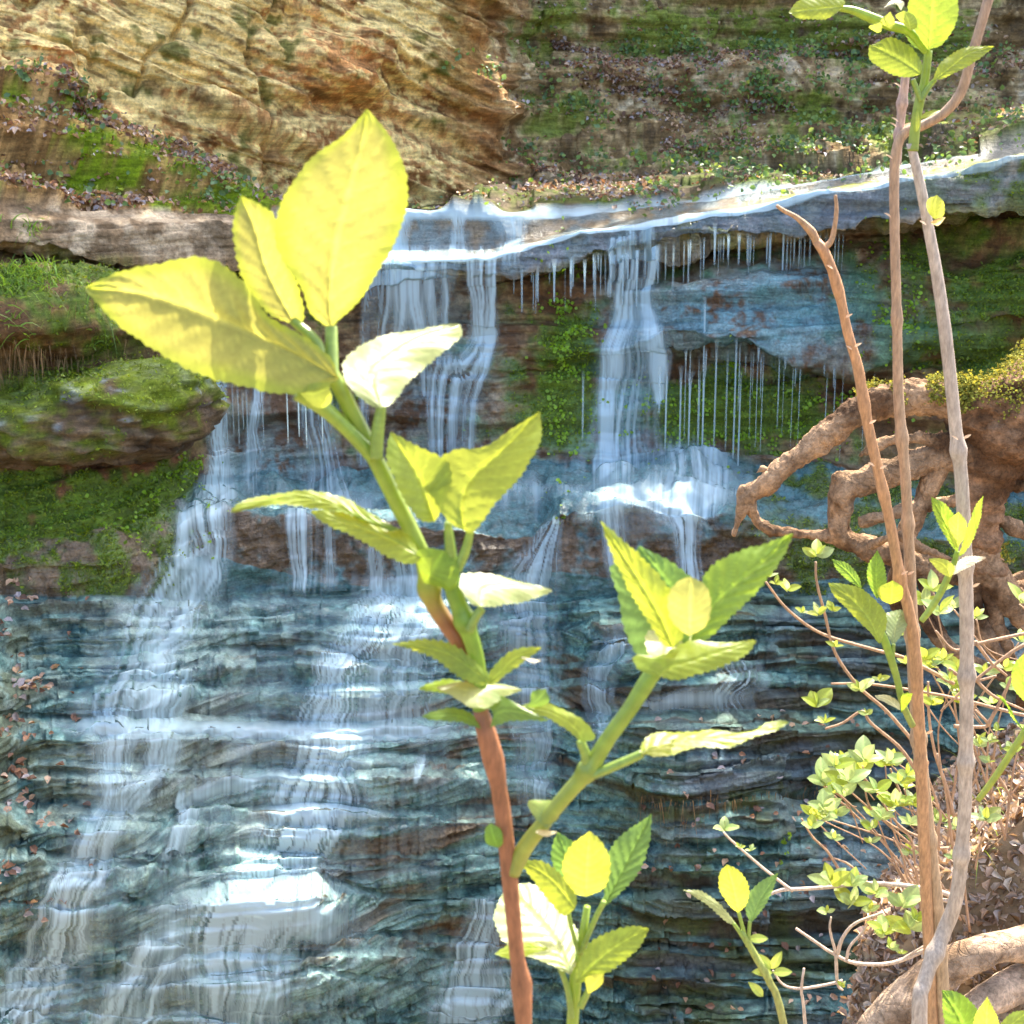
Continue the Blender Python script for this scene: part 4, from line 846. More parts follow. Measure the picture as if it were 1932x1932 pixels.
for x, y, dx, dz in [(1455, 1828, -.6, .8), (1455, 1828, .5, 1), (1458, 1835, 1, .1), (1458, 1835, -1, .1), (1440, 1880, -.5, .6), (1412, 1772, 1, .1)]:
    leaf3(se, P(x, y, YP), (dx, 0, dz), (0, -.6, .6), .022, .010, (.22, .32, .06))

# ---------------------------------------------------------------- tall bare canes on the right
YC = 1.95
CB = (.36, .215, .11); CG = (.33, .24, .16)
def cane_buds(parent, spots, Y):
    for x, y, dx in spots: leaf3(parent, P(x, y, Y), (dx, -.2, .9), (-dx, -.5, .2), .011, .0045, (.5, .42, .28))
c1 = empty('cane', P(1790, 2350, YC), 'leaning orange brown cane with a forked broken tip, leftmost of the tall bare stems', 'stem', 'tall bare canes at right')
stem(c1, [(1790, 2350, 12), (1760, 1932, 12, 1.95), (1730, 1300, 12), (1716, 1160, 11), (1700, 1100, 11), (1678, 980, 10), (1655, 880, 10), (1635, 790, 10), (1620, 700, 10), (1600, 630, 9), (1585, 560, 9), (1570, 510, 9), (1552, 470, 10), (1540, 455, 8)], 1.93, CB, (.42, .22, .10), nodes=[.52, .62, .7, .78, .86, .96], bump=.1)
stem(c1, [(1545, 465, 7), (1530, 436, 8), (1505, 412, 5), (1480, 398, 4), (1465, 388, 3)], 1.93, CB, bump=.15); stem(c1, [(1556, 468, 7), (1570, 450, 5), (1578, 400, 4), (1576, 368, 3)], 1.93, CB, bump=.15)
cane_buds(c1, [(1608, 660, -1), (1612, 655, 1), (1640, 800, 1), (1660, 885, 1), (1650, 880, -1), (1595, 600, 1), (1572, 508, -1), (1700, 1085, 1)], 1.92)
c2 = empty('cane', P(1800, 2350, YC), 'long bare cane that bends in an S towards the upper right corner', 'stem', 'tall bare canes at right')
stem(c2, [(1820, 2350, 15), (1782, 1932, 15), (1770, 1740, 15), (1750, 1560, 14), (1732, 1380, 14), (1722, 1220, 13), (1716, 1060, 11), (1708, 900, 10), (1696, 760, 10), (1692, 600, 9), (1688, 450, 9), (1687, 350, 9), (1690, 290, 9), (1705, 252, 9), (1745, 235, 9), (1785, 210, 9), (1815, 170, 9), (1832, 110, 9), (1850, 50, 9), (1872, -30, 9), (1895, -140, 8)], YC, (.35, .25, .14), (.34, .22, .14), nodes=[.2, .28, .36, .44, .52, .6, .66, .74], bump=.08, n=200)
stem(c2, [(1691, 310, 8), (1698, 240, 8), (1704, 180, 8), (1711, 118, 7)], YC + .01, (.42, .29, .24), nodes=[.3, .6, .97], bump=.1)
cane_buds(c2, [(1681, 410, -1), (1684, 300, -1), (1700, 165, -1), (1695, 230, -1), (1692, 240, -1), (1705, 240, 1), (1712, 1085, 1), (1748, 1385, 1), (1736, 1640, -1)], YC - .01)
c3 = empty('cane', P(1780, 2350, 1.85), 'pale grey cane with a leafy green top, rightmost of the tall bare stems', 'stem', 'tall bare canes at right')
stem(c3, [(1745, 2350, 20, 1.75), (1735, 1932, 17, 1.8), (1745, 1850, 16, 1.82), (1780, 1760, 16, 1.85), (1805, 1690, 15), (1818, 1560, 14), (1822, 1440, 14), (1824, 1250, 14), (1822, 1100, 14), (1815, 920, 13), (1800, 780, 12), (1785, 640, 12), (1768, 520, 11), (1750, 420, 10), (1732, 330, 9), (1718, 270, 8)], 1.85, (.36, .29, .22), (.40, .33, .26), nodes=[.28, .38, .47, .55, .65, .75], bump=.06, n=200)
stem(c3, [(1722, 285, 10), (1728, 230, 9), (1735, 190, 9), (1745, 150, 8), (1752, 95, 7)], 1.85, (.24, .32, .06), G3, gstem_mat, bump=.02)
stem(c3, [(1748, 98, 7), (1715, 60, 8), (1680, 48, 9), (1640, 32, 9), (1610, 20, 7), (1580, 15, 5)], 1.84, GS, G3, gstem_mat, bump=.02)
petiole(c3, [(1738, 190, 5), (1730, 170, 5), (1722, 150, 5)], 1.84); petiole(c3, [(1737, 190, 5), (1752, 165, 5), (1765, 150, 4)], 1.84)
leaf(c3, [(1728, 60), (1716, 30), (1718, -10), (1740, -50)], [(1752, 95), (1757, 30), (1765, -80)], [(1780, 80), (1803, 40), (1806, 0), (1795, -40)], 1.82, sz=.1, colr=(.14, .24, .025))
leaf(c3, [(1728, 90), (1715, 75), (1700, 40)], [(1748, 96), (1735, 60), (1712, 20)], [(1752, 70), (1740, 40)], 1.87, sz=.3, colr=(.10, .2, .03))
leaf(c3, [(1705, 145), (1665, 130), (1642, 110), (1640, 88)], [(1738, 140), (1700, 115), (1645, 85)], [(1738, 118), (1715, 88), (1680, 72)], 1.83, sx=.1, sz=.4, colr=(.18, .28, .03))
leaf(c3, [(1765, 140), (1780, 115), (1825, 90)], [(1762, 152), (1800, 122), (1830, 100), (1876, 88)], [(1790, 142), (1840, 115), (1862, 98)], 1.83, sz=.6, colr=WG)
leaf(c3, [(1560, 34), (1510, 34), (1492, 26)], [(1592, 12), (1540, 18), (1488, 24)], [(1590, 0), (1540, -4), (1505, 4)], 1.82, sz=.6, colr=WG)
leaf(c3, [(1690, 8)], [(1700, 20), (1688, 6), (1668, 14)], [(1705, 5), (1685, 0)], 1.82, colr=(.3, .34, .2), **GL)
leaf(c3, [(1705, 45), (1690, 30)], [(1718, 58), (1712, 35), (1705, 20)], [(1730, 50), (1725, 30)], 1.81, colr=G3)
leaf(c3, [(1640, 50)], [(1655, 62), (1648, 48), (1665, 40)], [(1662, 58)], 1.81, colr=G3); leaf(c3, [(1662, 40)], [(1680, 55), (1672, 38), (1680, 22)], [(1688, 42)], 1.81, colr=G3)
leaf(c3, [(1752, 400), (1750, 378)], [(1765, 415), (1762, 390), (1768, 368)], [(1780, 405), (1780, 382)], 1.80, colr=(.24, .34, .05)); leaf(c3, [(1765, 420)], [(1755, 420), (1768, 412), (1784, 410)], [(1770, 425)], 1.80, colr=(.4, .4, .2))
leaf3(c3, P(1735, 225, 1.84), (1, 0, .6), (0, -.5, .5), .03, .008, G3); leaf3(c3, P(1730, 250, 1.84), (-.2, 0, 1), (-.5, -.5, 0), .03, .01, G3)
cane_buds(c3, [(1818, 828, 1), (1808, 830, -1), (1748, 425, -1), (1835, 1108, 1)], 1.83)

# green shoots that leave the canes
g1_ = empty('green_shoot', P(1745, 1380, 1.9), 'green side shoot with a broad yellow leaf left of the canes, above the small shrub', 'shoot', 'green shoots beside the canes')
stem(g1_, [(1722, 1370, 7), (1704, 1330, 7), (1692, 1280, 7), (1680, 1240, 8), (1668, 1205, 8), (1662, 1190, 6)], 1.88, (.26, .30, .08), GS, gstem_mat, bump=.02)
petiole(g1_, [(1684, 1255, 5), (1685, 1230, 4), (1686, 1215, 4)], 1.88)
leaf(g1_, [(1640, 1190), (1600, 1150), (1572, 1120)], [(1660, 1215), (1640, 1170), (1610, 1135), (1562, 1100)], [(1672, 1180), (1665, 1150), (1630, 1115), (1590, 1102)], 1.85, sx=.2, sz=.4, colr=WG)
leaf(g1_, [(1602, 1095), (1580, 1075)], [(1625, 1110), (1600, 1080), (1570, 1055)], [(1620, 1090), (1600, 1065)], 1.89, sz=.3, colr=(.13, .26, .03), vein=1.4)
leaf(g1_, [(1640, 1100), (1638, 1070)], [(1655, 1130), (1652, 1085), (1655, 1038)], [(1670, 1105), (1668, 1070)], 1.89, sz=.1, colr=(.13, .26, .03), vein=1.4)
leaf(g1_, [(1662, 1130), (1658, 1110)], [(1680, 1140), (1682, 1115), (1684, 1095)], [(1700, 1130), (1702, 1108)], 1.85, colr=WG)
leaf(g1_, [(1672, 1190), (1670, 1160)], [(1685, 1218), (1690, 1180), (1700, 1150)], [(1705, 1190), (1715, 1165)], 1.90, sz=.8, colr=(.22, .32, .14), vein=1.6)
leaf(g1_, [(1670, 1325), (1655, 1318)], [(1698, 1340), (1675, 1322), (1650, 1312)], [(1695, 1325), (1675, 1312)], 1.86, colr=(.28, .34, .18), **GL)
leaf(g1_, [(1702, 1312)], [(1700, 1345), (1705, 1315), (1722, 1308)], [(1715, 1325)], 1.86, colr=G1)
leaf3(g1_, P(1704, 1330, 1.87), (.2, 0, .5), (0, -1, .2), .02, .012, G2)
g2_ = empty('green_shoot', P(1738, 1175, 1.9), 'upright green shoot with pointed leaves in front of the rightmost cane and the roots', 'shoot', 'green shoots beside the canes')
stem(g2_, [(1738, 1172, 6), (1755, 1150, 7), (1775, 1118, 7), (1790, 1085, 7), (1800, 1062, 6), (1806, 1040, 5)], 1.80, (.28, .36, .06), G3, gstem_mat, bump=.02)
leaf(g2_, [(1790, 1020), (1770, 985), (1760, 955)], [(1806, 1042), (1785, 990), (1757, 938)], [(1812, 1010), (1800, 975), (1780, 950)], 1.78, colr=(.15, .28, .03), vein=1.4)
leaf(g2_, [(1815, 1030), (1828, 990), (1842, 955)], [(1810, 1050), (1835, 1000), (1855, 935)], [(1825, 1035), (1845, 990)], 1.78, colr=(.16, .28, .03))
leaf(g2_, [(1792, 1010), (1790, 985)], [(1805, 1035), (1806, 995), (1808, 965)], [(1820, 1010), (1822, 985)], 1.77, colr=G3)
leaf(g2_, [(1775, 1080), (1758, 1062)], [(1795, 1090), (1780, 1065), (1752, 1054)], [(1800, 1070), (1780, 1055)], 1.78, colr=G3)
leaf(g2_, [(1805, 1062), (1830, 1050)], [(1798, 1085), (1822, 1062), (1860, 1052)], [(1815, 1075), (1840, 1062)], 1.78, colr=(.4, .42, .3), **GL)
g3_ = empty('green_shoot', P(1830, 1520, 2.0), 'smooth yellow green shoot slanting up to the right edge above the leaf litter', 'shoot', 'green shoots beside the canes')
stem(g3_, [(1845, 1510, 6), (1875, 1470, 7), (1905, 1425, 7), (1940, 1370, 7), (1975, 1310, 6)], 2.0, (.30, .36, .06), G3, gstem_mat, bump=.02)
leaf(g3_, [(1915, 1300), (1912, 1260)], [(1950, 1340), (1930, 1280), (1945, 1220)], [(1975, 1300), (1980, 1250)], 1.98, colr=(.15, .28, .03))
leaf(g3_, [(1908, 1350), (1895, 1320)], [(1935, 1382), (1905, 1340), (1880, 1310)], [(1925, 1370), (1900, 1330)], 1.98, colr=(.14, .28, .03))
g4_ = empty('hydrangea_shoot', P(1845, 2150, 1.5), 'leafy shoot with fresh toothed leaves in the bottom right corner below the log', 'shrub', 'young hydrangeas in the foreground')
stem(g4_, [(1870, 2150, 8), (1860, 2000, 8), (1858, 1945, 7)], 1.5, GS, G3, gstem_mat, bump=.02)
leaf(g4_, [(1790, 1975), (1782, 1920)], [(1840, 1990), (1810, 1920), (1777, 1868)], [(1850, 1950), (1842, 1905), (1810, 1875)], 1.5, colr=(.12, .25, .03), sz=.2, vein=1.4)
leaf(g4_, [(1840, 1960), (1838, 1925)], [(1862, 2000), (1860, 1935), (1862, 1880)], [(1885, 1960), (1882, 1925)], 1.48, colr=(.22, .32, .04))
leaf(g4_, [(1880, 1950), (1905, 1915)], [(1868, 1980), (1900, 1940), (1945, 1905)], [(1905, 1960), (1940, 1930)], 1.49, colr=(.20, .31, .04), sz=.4)
# ---------------------------------------------------------------- uprooted root tangle
bark_mat = rock_shader('bark', fine=95.0, lay=(16, 16, 16), var=.5, layvar=.35, bump=1.0, bdist=.012)
YR = 3.5
def remeshed(name, tubes, Y, voxel, parent, colf, disp=.006, fs=(60, 60, 25)):
    Vs, Fs, b = [], [], 0
    for pts in tubes:
        w = np.array([P(p[0], p[1], p[3] if len(p) > 3 else Y) for p in pts]); r = np.array([p[2] * K * (p[3] if len(p) > 3 else Y) / 966 for p in pts])
        v, F, t = tube_np(w, r, 12, None, .14)
        Vs.append(v); Fs.append(F + b); b += len(v)
    v = np.vstack(Vs); F = np.vstack(Fs)
    me = bpy.data.meshes.new('tmp'); me.from_pydata([tuple(q) for q in v], [], [tuple(f) if f[2] != f[3] else tuple(f[:3]) for f in F.tolist()])
    ob = bpy.data.objects.new('tmp', me); scene.collection.objects.link(ob)
    md = ob.modifiers.new('r', 'REMESH'); md.mode = 'VOXEL'; md.voxel_size = voxel
    ms = ob.modifiers.new('s', 'SMOOTH'); ms.iterations = 3; ms.factor = .5
    dg = bpy.context.evaluated_depsgraph_get(); ev = ob.evaluated_get(dg); m2 = bpy.data.meshes.new_from_object(ev)
    bpy.data.objects.remove(ob); bpy.data.meshes.remove(me)
    nv = len(m2.vertices); co = np.empty(nv * 3, np.float32); m2.vertices.foreach_get('co', co); co = co.reshape(-1, 3).astype(float)
    no = np.empty(nv * 3, np.float32); m2.vertices.foreach_get('normal', no); no = no.reshape(-1, 3).astype(float)
    d = disp * (fbm(co[:, 0] * fs[0] * .4, co[:, 1] * fs[1] * .4, co[:, 2] * fs[2] * .4, 4) + .5 * np.abs(fbm(co[:, 0] * fs[0], co[:, 1] * fs[1], co[:, 2] * fs[2], 3)))
    co2 = co + no * d[:, None]
    colv = colf(co2, no, d)
    base = np.array(parent.location) if parent else np.zeros(3)
    m2.vertices.foreach_set('co', (co2 - base).astype(np.float32).ravel())
    at = m2.attributes.new('col', 'FLOAT_COLOR', 'POINT'); at.data.foreach_set('color', np.c_[colv, np.ones(nv)].astype(np.float32).ravel())
    m2.polygons.foreach_set('use_smooth', np.ones(len(m2.polygons), bool))
    m2.materials.clear(); m2.materials.append(bark_mat); m2.update()
    ob = bpy.data.objects.new(name, m2); scene.collection.objects.link(ob)
    if parent: ob.parent = parent
    return ob, co2, no
def barkcol(a, b):
    def f(co, no, d):
        t = sm(-.3, .3, fbm(co[:, 0] * 9, co[:, 1] * 9, co[:, 2] * 9, 4) + .3 * fbm(co[:, 0] * 50, co[:, 1] * 50, co[:, 2] * 50, 2))
        return mixc(np.array(a), np.array(b), t)
    return f
rt = empty('uprooted_tree', P(1850, 1200, YR), 'weathered upturned tree with tangled bare roots and a moss cap at the right edge', 'tree')
trunk = [[(2150, 640, 120, 3.7), (2000, 740, 105, 3.6), (1915, 800, 88), (1870, 860, 62), (1850, 940, 46), (1848, 1020, 40), (1870, 1080, 38)],
         [(1930, 780, 85), (1860, 780, 60), (1800, 790, 42)]]
roots = [
 [(1900, 800, 50), (1840, 765, 42), (1780, 752, 34), (1700, 752, 31), (1640, 768, 29), (1585, 800, 25), (1530, 842, 22), (1480, 880, 20), (1442, 912, 20), (1412, 940, 18), (1395, 975, 11), (1383, 1010, 5)],
 [(1415, 935, 14), (1422, 970, 12), (1445, 996, 12), (1500, 1005, 11), (1560, 1008, 13), (1600, 1015, 12)],
 [(1455, 900, 9), (1440, 885, 7), (1425, 895, 3)], [(1420, 935, 9), (1405, 925, 6), (1396, 940, 3)], [(1520, 850, 9), (1490, 858, 7), (1478, 862, 3)],
 [(1850, 850, 44), (1790, 862, 30), (1740, 870, 26), (1680, 892, 25), (1630, 908, 25), (1592, 925, 24), (1585, 960, 22), (1586, 1005, 22), (1620, 1028, 22), (1680, 1048, 22), (1760, 1075, 20), (1850, 1095, 18, 3.6), (1960, 1120, 18, 3.7)],
 [(1595, 930, 18), (1583, 905, 14), (1578, 898, 8)],
 [(1790, 840, 24), (1745, 828, 10), (1700, 828, 8), (1660, 838, 8), (1635, 850, 7), (1620, 862, 4)],
 [(1800, 830, 30), (1770, 880, 24), (1745, 940, 17), (1715, 1000, 14), (1695, 1060, 12), (1685, 1110, 10), (1700, 1160, 8)],
 [(1620, 985, 12, 3.45), (1680, 970, 12, 3.45), (1740, 955, 12), (1800, 942, 12), (1870, 925, 13), (1960, 908, 14)],
 [(1860, 870, 20), (1900, 885, 13), (1960, 905, 12)],
 [(1850, 1000, 34), (1855, 1060, 32), (1890, 1110, 30), (1930, 1160, 28), (1990, 1230, 24)],
 [(1860, 1050, 22), (1862, 1110, 16), (1890, 1190, 13), (1915, 1250, 12)],
 [(1850, 1060, 18), (1835, 1110, 15), (1850, 1180, 13), (1880, 1230, 12), (1905, 1262, 10), (1930, 1330, 9)],
 [(1745, 1075, 16), (1760, 1160, 12, 3.45), (1790, 1215, 12, 3.4), (1840, 1250, 10, 3.4), (1890, 1275, 8, 3.4), (1950, 1290, 7, 3.4)],
 [(1700, 1090, 12), (1740, 1160, 14, 3.42), (1775, 1210, 16, 3.4), (1820, 1245, 10, 3.4)],
 [(1640, 1030, 6, 3.4), (1700, 1010, 5, 3.3), (1740, 1035, 5, 3.3), (1800, 1055, 5, 3.3)],
 [(1700, 1060, 5), (1740, 1045, 5), (1790, 1060, 4)], [(1880, 980, 14), (1920, 1000, 10), (1970, 1020, 9)], [(1830, 1095, 8), (1880, 1100, 7), (1960, 1075, 6)],
]
tb, tco, tno = remeshed('trunk', trunk, YR, .007, rt, barkcol((.10, .05, .022), (.28, .16, .085)), .024, (26, 26, 60))
for i, r_ in enumerate(roots):
    remeshed('root', [[(q[0], q[1], q[2] * 1.02) + tuple(q[3:]) for q in r_]], YR, .0042, rt, barkcol((.10, .052, .024), (.34, .215, .12)), .016)
# moss cap: many small fronds where the wood faces up
moss_mat = attr_mat('moss', rough=.9, spec=.1, var=.4, bscale=120, trans=.25)
def moss_on(parent, pts, nor, n, size, cond):
    ok = np.where(cond)[0]
    if len(ok) < 5: return
    i = ok[RNG.integers(0, len(ok), n)]
    h = RNG.uniform(0, 1, n) ** 1.5
    p = pts[i] + nor[i] * (h * size * 1.6)[:, None] + RNG.normal(size=(n, 3)) * size * .3
    return cards('moss', p, nor[i], RNG.uniform(.5, 1.2, n) * size * .7, np.array([(.20, .21, .04)]) * RNG.uniform(.45, 1.5, (n, 1)), moss_mat, .8, .7, .3, parent)
allp, alln = [tco], [tno]
for o_ in [o for o in rt.children if o.name.startswith('root')][:1]:
    nv = len(o_.data.vertices); a = np.empty(nv * 3, np.float32); o_.data.vertices.foreach_get('co', a); allp.append(a.reshape(-1, 3) + np.array(rt.location)); b = np.empty(nv * 3, np.float32); o_.data.vertices.foreach_get('normal', b); alln.append(b.reshape(-1, 3))
ap, an = np.vstack(allp), np.vstack(alln)
qx = 966 + 966 * ap[:, 0] / K / (ap[:, 1] * CP - ap[:, 2] * SP)
patch = fbm(ap[:, 0] * 9, ap[:, 1] * 9, ap[:, 2] * 9, 3)
moss_on(rt, ap, an, 9000, .013, (an[:, 2] > .35) & (an[:, 1] < .4) & (qx > 1800) & (patch > -.35))
moss_on(rt, ap, an, 2600, .012, (an[:, 2] > .1) & (qx > 1620) & (qx < 1810) & (patch > .02) & (qx < 1705) | (an[:, 2] > .0) & (qx > 1750) & (qx < 1830) & (patch > 0))

# ---------------------------------------------------------------- arched log at the bottom right
lg = empty('fallen_log', P(1700, 1932, 2.35), 'smooth arched grey brown log with a hollow beneath it in the bottom right corner', 'log')
remeshed('log_body', [[(1560, 2120, 58, 2.3), (1650, 1960, 50, 2.3), (1712, 1885, 46, 2.32), (1775, 1835, 40), (1840, 1800, 36), (1910, 1785, 36, 2.4), (2050, 1785, 60, 2.45), (2250, 1800, 60, 2.5)],
    [(1790, 1935, 30, 2.32), (1850, 1895, 34, 2.34), (1920, 1860, 40, 2.4), (2050, 1810, 54, 2.45)]], 2.35, .006, lg, barkcol((.20, .125, .07), (.42, .30, .20)), .007, (30, 30, 30))
lb = [o for o in lg.children][0]

# ---------------------------------------------------------------- small leafy shrubs
TW = (.36, .22, .13); TWP = (.50, .38, .28)
def twig(parent, pts, Y, r=3.0, c=TW): return stem(parent, [(p[0], p[1], r * (1.15 - .5 * i / max(1, len(pts) - 1)) if len(p) < 3 else p[2]) for i, p in enumerate(pts)], Y, c, c, name='twig', bump=.15, k=7, n=len(pts) * 7)
def sprig(parent, x, y, s, Y, pale=0.0, n=None):
    B = P(x, y, Y); L = s * K * Y / 966; n = n or (5 if s > 24 else 4); L *= 1.25
    up = np.array([random.uniform(-.3, .3), -.1, 1.0]); a0 = random.uniform(0, 6.28)
    for i in range(n):
        a = a0 + i * 2.4; sp_ = .25 if i == 0 else random.uniform(.5, 1.35)
        d = up * (.9 if i == 0 else .55) + sp_ * np.array([math.cos(a), .6 * math.sin(a), 0])
        l = L * random.uniform(.7, 1.15) * (1.1 if i else .8)
        g = G3 if random.random() > pale else (.24, .36, .14)
        leaf3(parent, B + up * L * (.22 * (n - i) / n), d, (random.uniform(-.5, .5), -.45 + random.uniform(-.4, .3), .8), l, l * random.uniform(.50, .64), g, droop=random.uniform(.05, .35))
Ya = 2.15
s1 = empty('leafy_shrub', P(1760, 1700, Ya), 'small budding shrub with tiny paired leaves on arching twigs, below the root tangle', 'shrub', 'small shrubs on the near bank')
for t_ in [[(1800, 1290), (1710, 1243), (1643, 1224), (1549, 1195), (1485, 1149), (1445, 1098)], [(1750, 1440), (1724, 1401), (1673, 1342), (1619, 1294), (1576, 1232), (1557, 1162), (1541, 1098), (1539, 1060)],
           [(1960, 1352), (1925, 1348), (1818, 1321), (1737, 1305), (1643, 1291), (1568, 1290)], [(1740, 1475), (1727, 1452), (1697, 1410), (1643, 1364), (1627, 1342), (1590, 1364), (1557, 1375)],
           [(1800, 1540), (1786, 1487), (1764, 1420), (1753, 1353), (1751, 1286)], [(1770, 1600), (1771, 1560), (1774, 1534), (1751, 1466)], [(1815, 1640), (1797, 1592), (1785, 1497), (1768, 1422)],
           [(1960, 1190), (1925, 1197), (1837, 1216), (1800, 1226), (1765, 1190)], [(1935, 1215), (1898, 1238), (1818, 1302), (1775, 1342)], [(1863, 1369), (1893, 1313), (1917, 1259), (1940, 1220)], [(1800, 1370), (1863, 1369), (1840, 1340)], [(1830, 1270), (1870, 1310), (1932, 1340)], [(1790, 1262), (1830, 1285), (1880, 1275)], [(1840, 1210), (1870, 1250), (1900, 1275)]]:
    twig(s1, t_, Ya, 3.6)
for x, y, s in [(1539, 1052, 28), (1450, 1090, 14), (1463, 1103, 14), (1485, 1117, 22), (1513, 1157, 14), (1544, 1162, 24), (1571, 1154, 16), (1576, 1222, 14), (1704, 1200, 26), (1772, 1162, 36), (1745, 1248, 28), (1780, 1248, 24), (1710, 1254, 18), (1657, 1286, 16), (1622, 1305, 28), (1541, 1337, 34), (1555, 1366, 18), (1635, 1350, 16), (1759, 1332, 24), (1791, 1286, 20)]:
    sprig(s1, x, y, s, Ya - .02, .25)
s2 = empty('leafy_shrub', P(1790, 1700, 2.3), 'dense small shrub with pale glossy leaves behind the two right canes, above the leaf litter', 'shrub', 'small shrubs on the near bank')
for t_ in [[(1594, 1660), (1563, 1609), (1533, 1579), (1512, 1544)], [(1645, 1674), (1604, 1633), (1573, 1619)], [(1740, 1690), (1712, 1655), (1705, 1620), (1685, 1580)], [(1748, 1760), (1735, 1700), (1728, 1640), (1717, 1580), (1680, 1555), (1640, 1520), (1628, 1445)], [(1760, 1590), (1700, 1560), (1655, 1500)], [(1780, 1640), (1715, 1590), (1600, 1490)], [(1790, 1600), (1740, 1600), (1700, 1585)], [(1700, 1500), (1680, 1450)]]:
    twig(s2, t_, 2.3, 2.8)
for x, y, s in [(1628, 1440, 38), (1573, 1449, 32), (1675, 1442, 36), (1710, 1466, 26), (1600, 1480, 40), (1655, 1497, 34), (1590, 1503, 26), (1700, 1480, 28), (1553, 1530, 32), (1580, 1541, 26), (1532, 1563, 20), (1573, 1585, 18), (1689, 1520, 30), (1665, 1548, 30), (1645, 1565, 22), (1716, 1558, 26)]:
    sprig(s2, x, y, s, 2.28, .75, 5)
s3 = empty('leafy_shrub', P(1860, 1560, 2.45), 'low sprigs of pale leaves growing out of the mossy litter right of the canes', 'shrub', 'small shrubs on the near bank')
for t_ in [[(1790, 1690), (1800, 1640), (1805, 1565)], [(1840, 1640), (1850, 1590), (1860, 1560)], [(1800, 1540), (1850, 1500), (1880, 1440)], [(1870, 1500), (1880, 1380), (1893, 1330), (1900, 1290)], [(1862, 1480), (1864, 1400), (1870, 1360)]]: twig(s3, t_, 2.45, 2.2)
for x, y, s in [(1768, 1551, 26), (1805, 1565, 24), (1716, 1612, 22), (1798, 1620, 20), (1860, 1551, 34), (1858, 1275, 24), (1893, 1264, 22), (1900, 1300, 20), (1870, 1330, 20), (1865, 1400, 16), (1866, 1440, 16), (1880, 1380, 14), (1910, 1420, 22), (1925, 1310, 26)]:
    sprig(s3, x, y, s, 2.42, .5)
s4 = empty('leafy_shrub', P(1760, 1850, 2.1), 'sprawling shrub with long bare curved twigs and blurred pale leaves beside the log', 'shrub', 'small shrubs on the near bank')
for t_, r_ in [([(1800, 1692), (1751, 1677), (1648, 1667), (1539, 1676), (1478, 1679), (1451, 1688)], 5), ([(1790, 1700), (1700, 1686)], 4), ([(1495, 1681), (1464, 1657), (1430, 1630), (1379, 1585), (1365, 1570)], 3.2),
              ([(1790, 1770), (1751, 1790), (1682, 1817), (1614, 1817), (1573, 1800), (1535, 1775), (1502, 1752)], 4.5), ([(1580, 1800), (1590, 1769), (1614, 1742), (1665, 1722)], 4), ([(1597, 1810), (1604, 1785), (1630, 1755), (1640, 1730)], 3), ([(1577, 1798), (1566, 1755), (1568, 1730)], 3), ([(1577, 1800), (1580, 1855), (1590, 1868)], 3.6), ([(1590, 1850), (1573, 1855), (1512, 1865), (1478, 1858), (1458, 1831)], 3.4), ([(1700, 1812), (1718, 1800), (1760, 1775)], 3), ([(1540, 2300), (1519, 1932), (1512, 1870), (1517, 1827)], 4), ([(1700, 1735), (1730, 1750), (1780, 1740)], 3.5)]:
    twig(s4, t_, 2.05, r_, TWP)
for x, y, s in [(1567, 1670, 38), (1607, 1674, 32), (1604, 1708, 34), (1652, 1688, 30), (1703, 1715, 42), (1716, 1756, 36), (1669, 1765, 32), (1679, 1792, 20), (1560, 1723, 18), (1365, 1568, 26), (1417, 1606, 12), (1700, 1800, 12), (1590, 1862, 10), (1395, 1600, 10), (1640, 1720, 20), (1725, 1740, 30)]:
    sprig(s4, x, y, s, 2.03, .6)

for (nm, lab_, cx0, cx1, cy0, cy1, Yq, nsp) in [('leafy_shrub', 'tangled small shrub with bright leaves filling the gap between the roots and the right edge', 1690, 1960, 1110, 1420, 2.6, 19), ('leafy_shrub', 'bushy clump of small pale leaves against the dark rock, just left of the canes', 1530, 1740, 1430, 1600, 2.42, 18)]:
    sq = empty(nm, P((cx0 + cx1) / 2, 1750, Yq), lab_, 'shrub', 'small shrubs on the near bank')
    for q_ in range(nsp):
        ex_, ey_ = random.uniform(cx0, cx1), random.uniform(cy0, cy1)
        bx_ = (cx0 + cx1) / 2 + random.uniform(-60, 90) + (120 if cx0 < 1600 else 20)
        if q_ % 2 == 0: twig(sq, [(bx_, cy1 + random.uniform(60, 180)), ((bx_ + ex_) / 2 + random.uniform(-30, 50), (cy1 + 80 + ey_) / 2), (ex_, ey_)], Yq, random.uniform(1.6, 3.0))
        else: twig(sq, [(ex_, ey_), (ex_ + random.uniform(20, 60), ey_ + random.uniform(10, 60)), (ex_ + random.uniform(60, 120), ey_ + random.uniform(40, 120))], Yq, 1.6)
        sprig(sq, ex_, ey_, random.uniform(14, 34), Yq - .02, .4, 4)
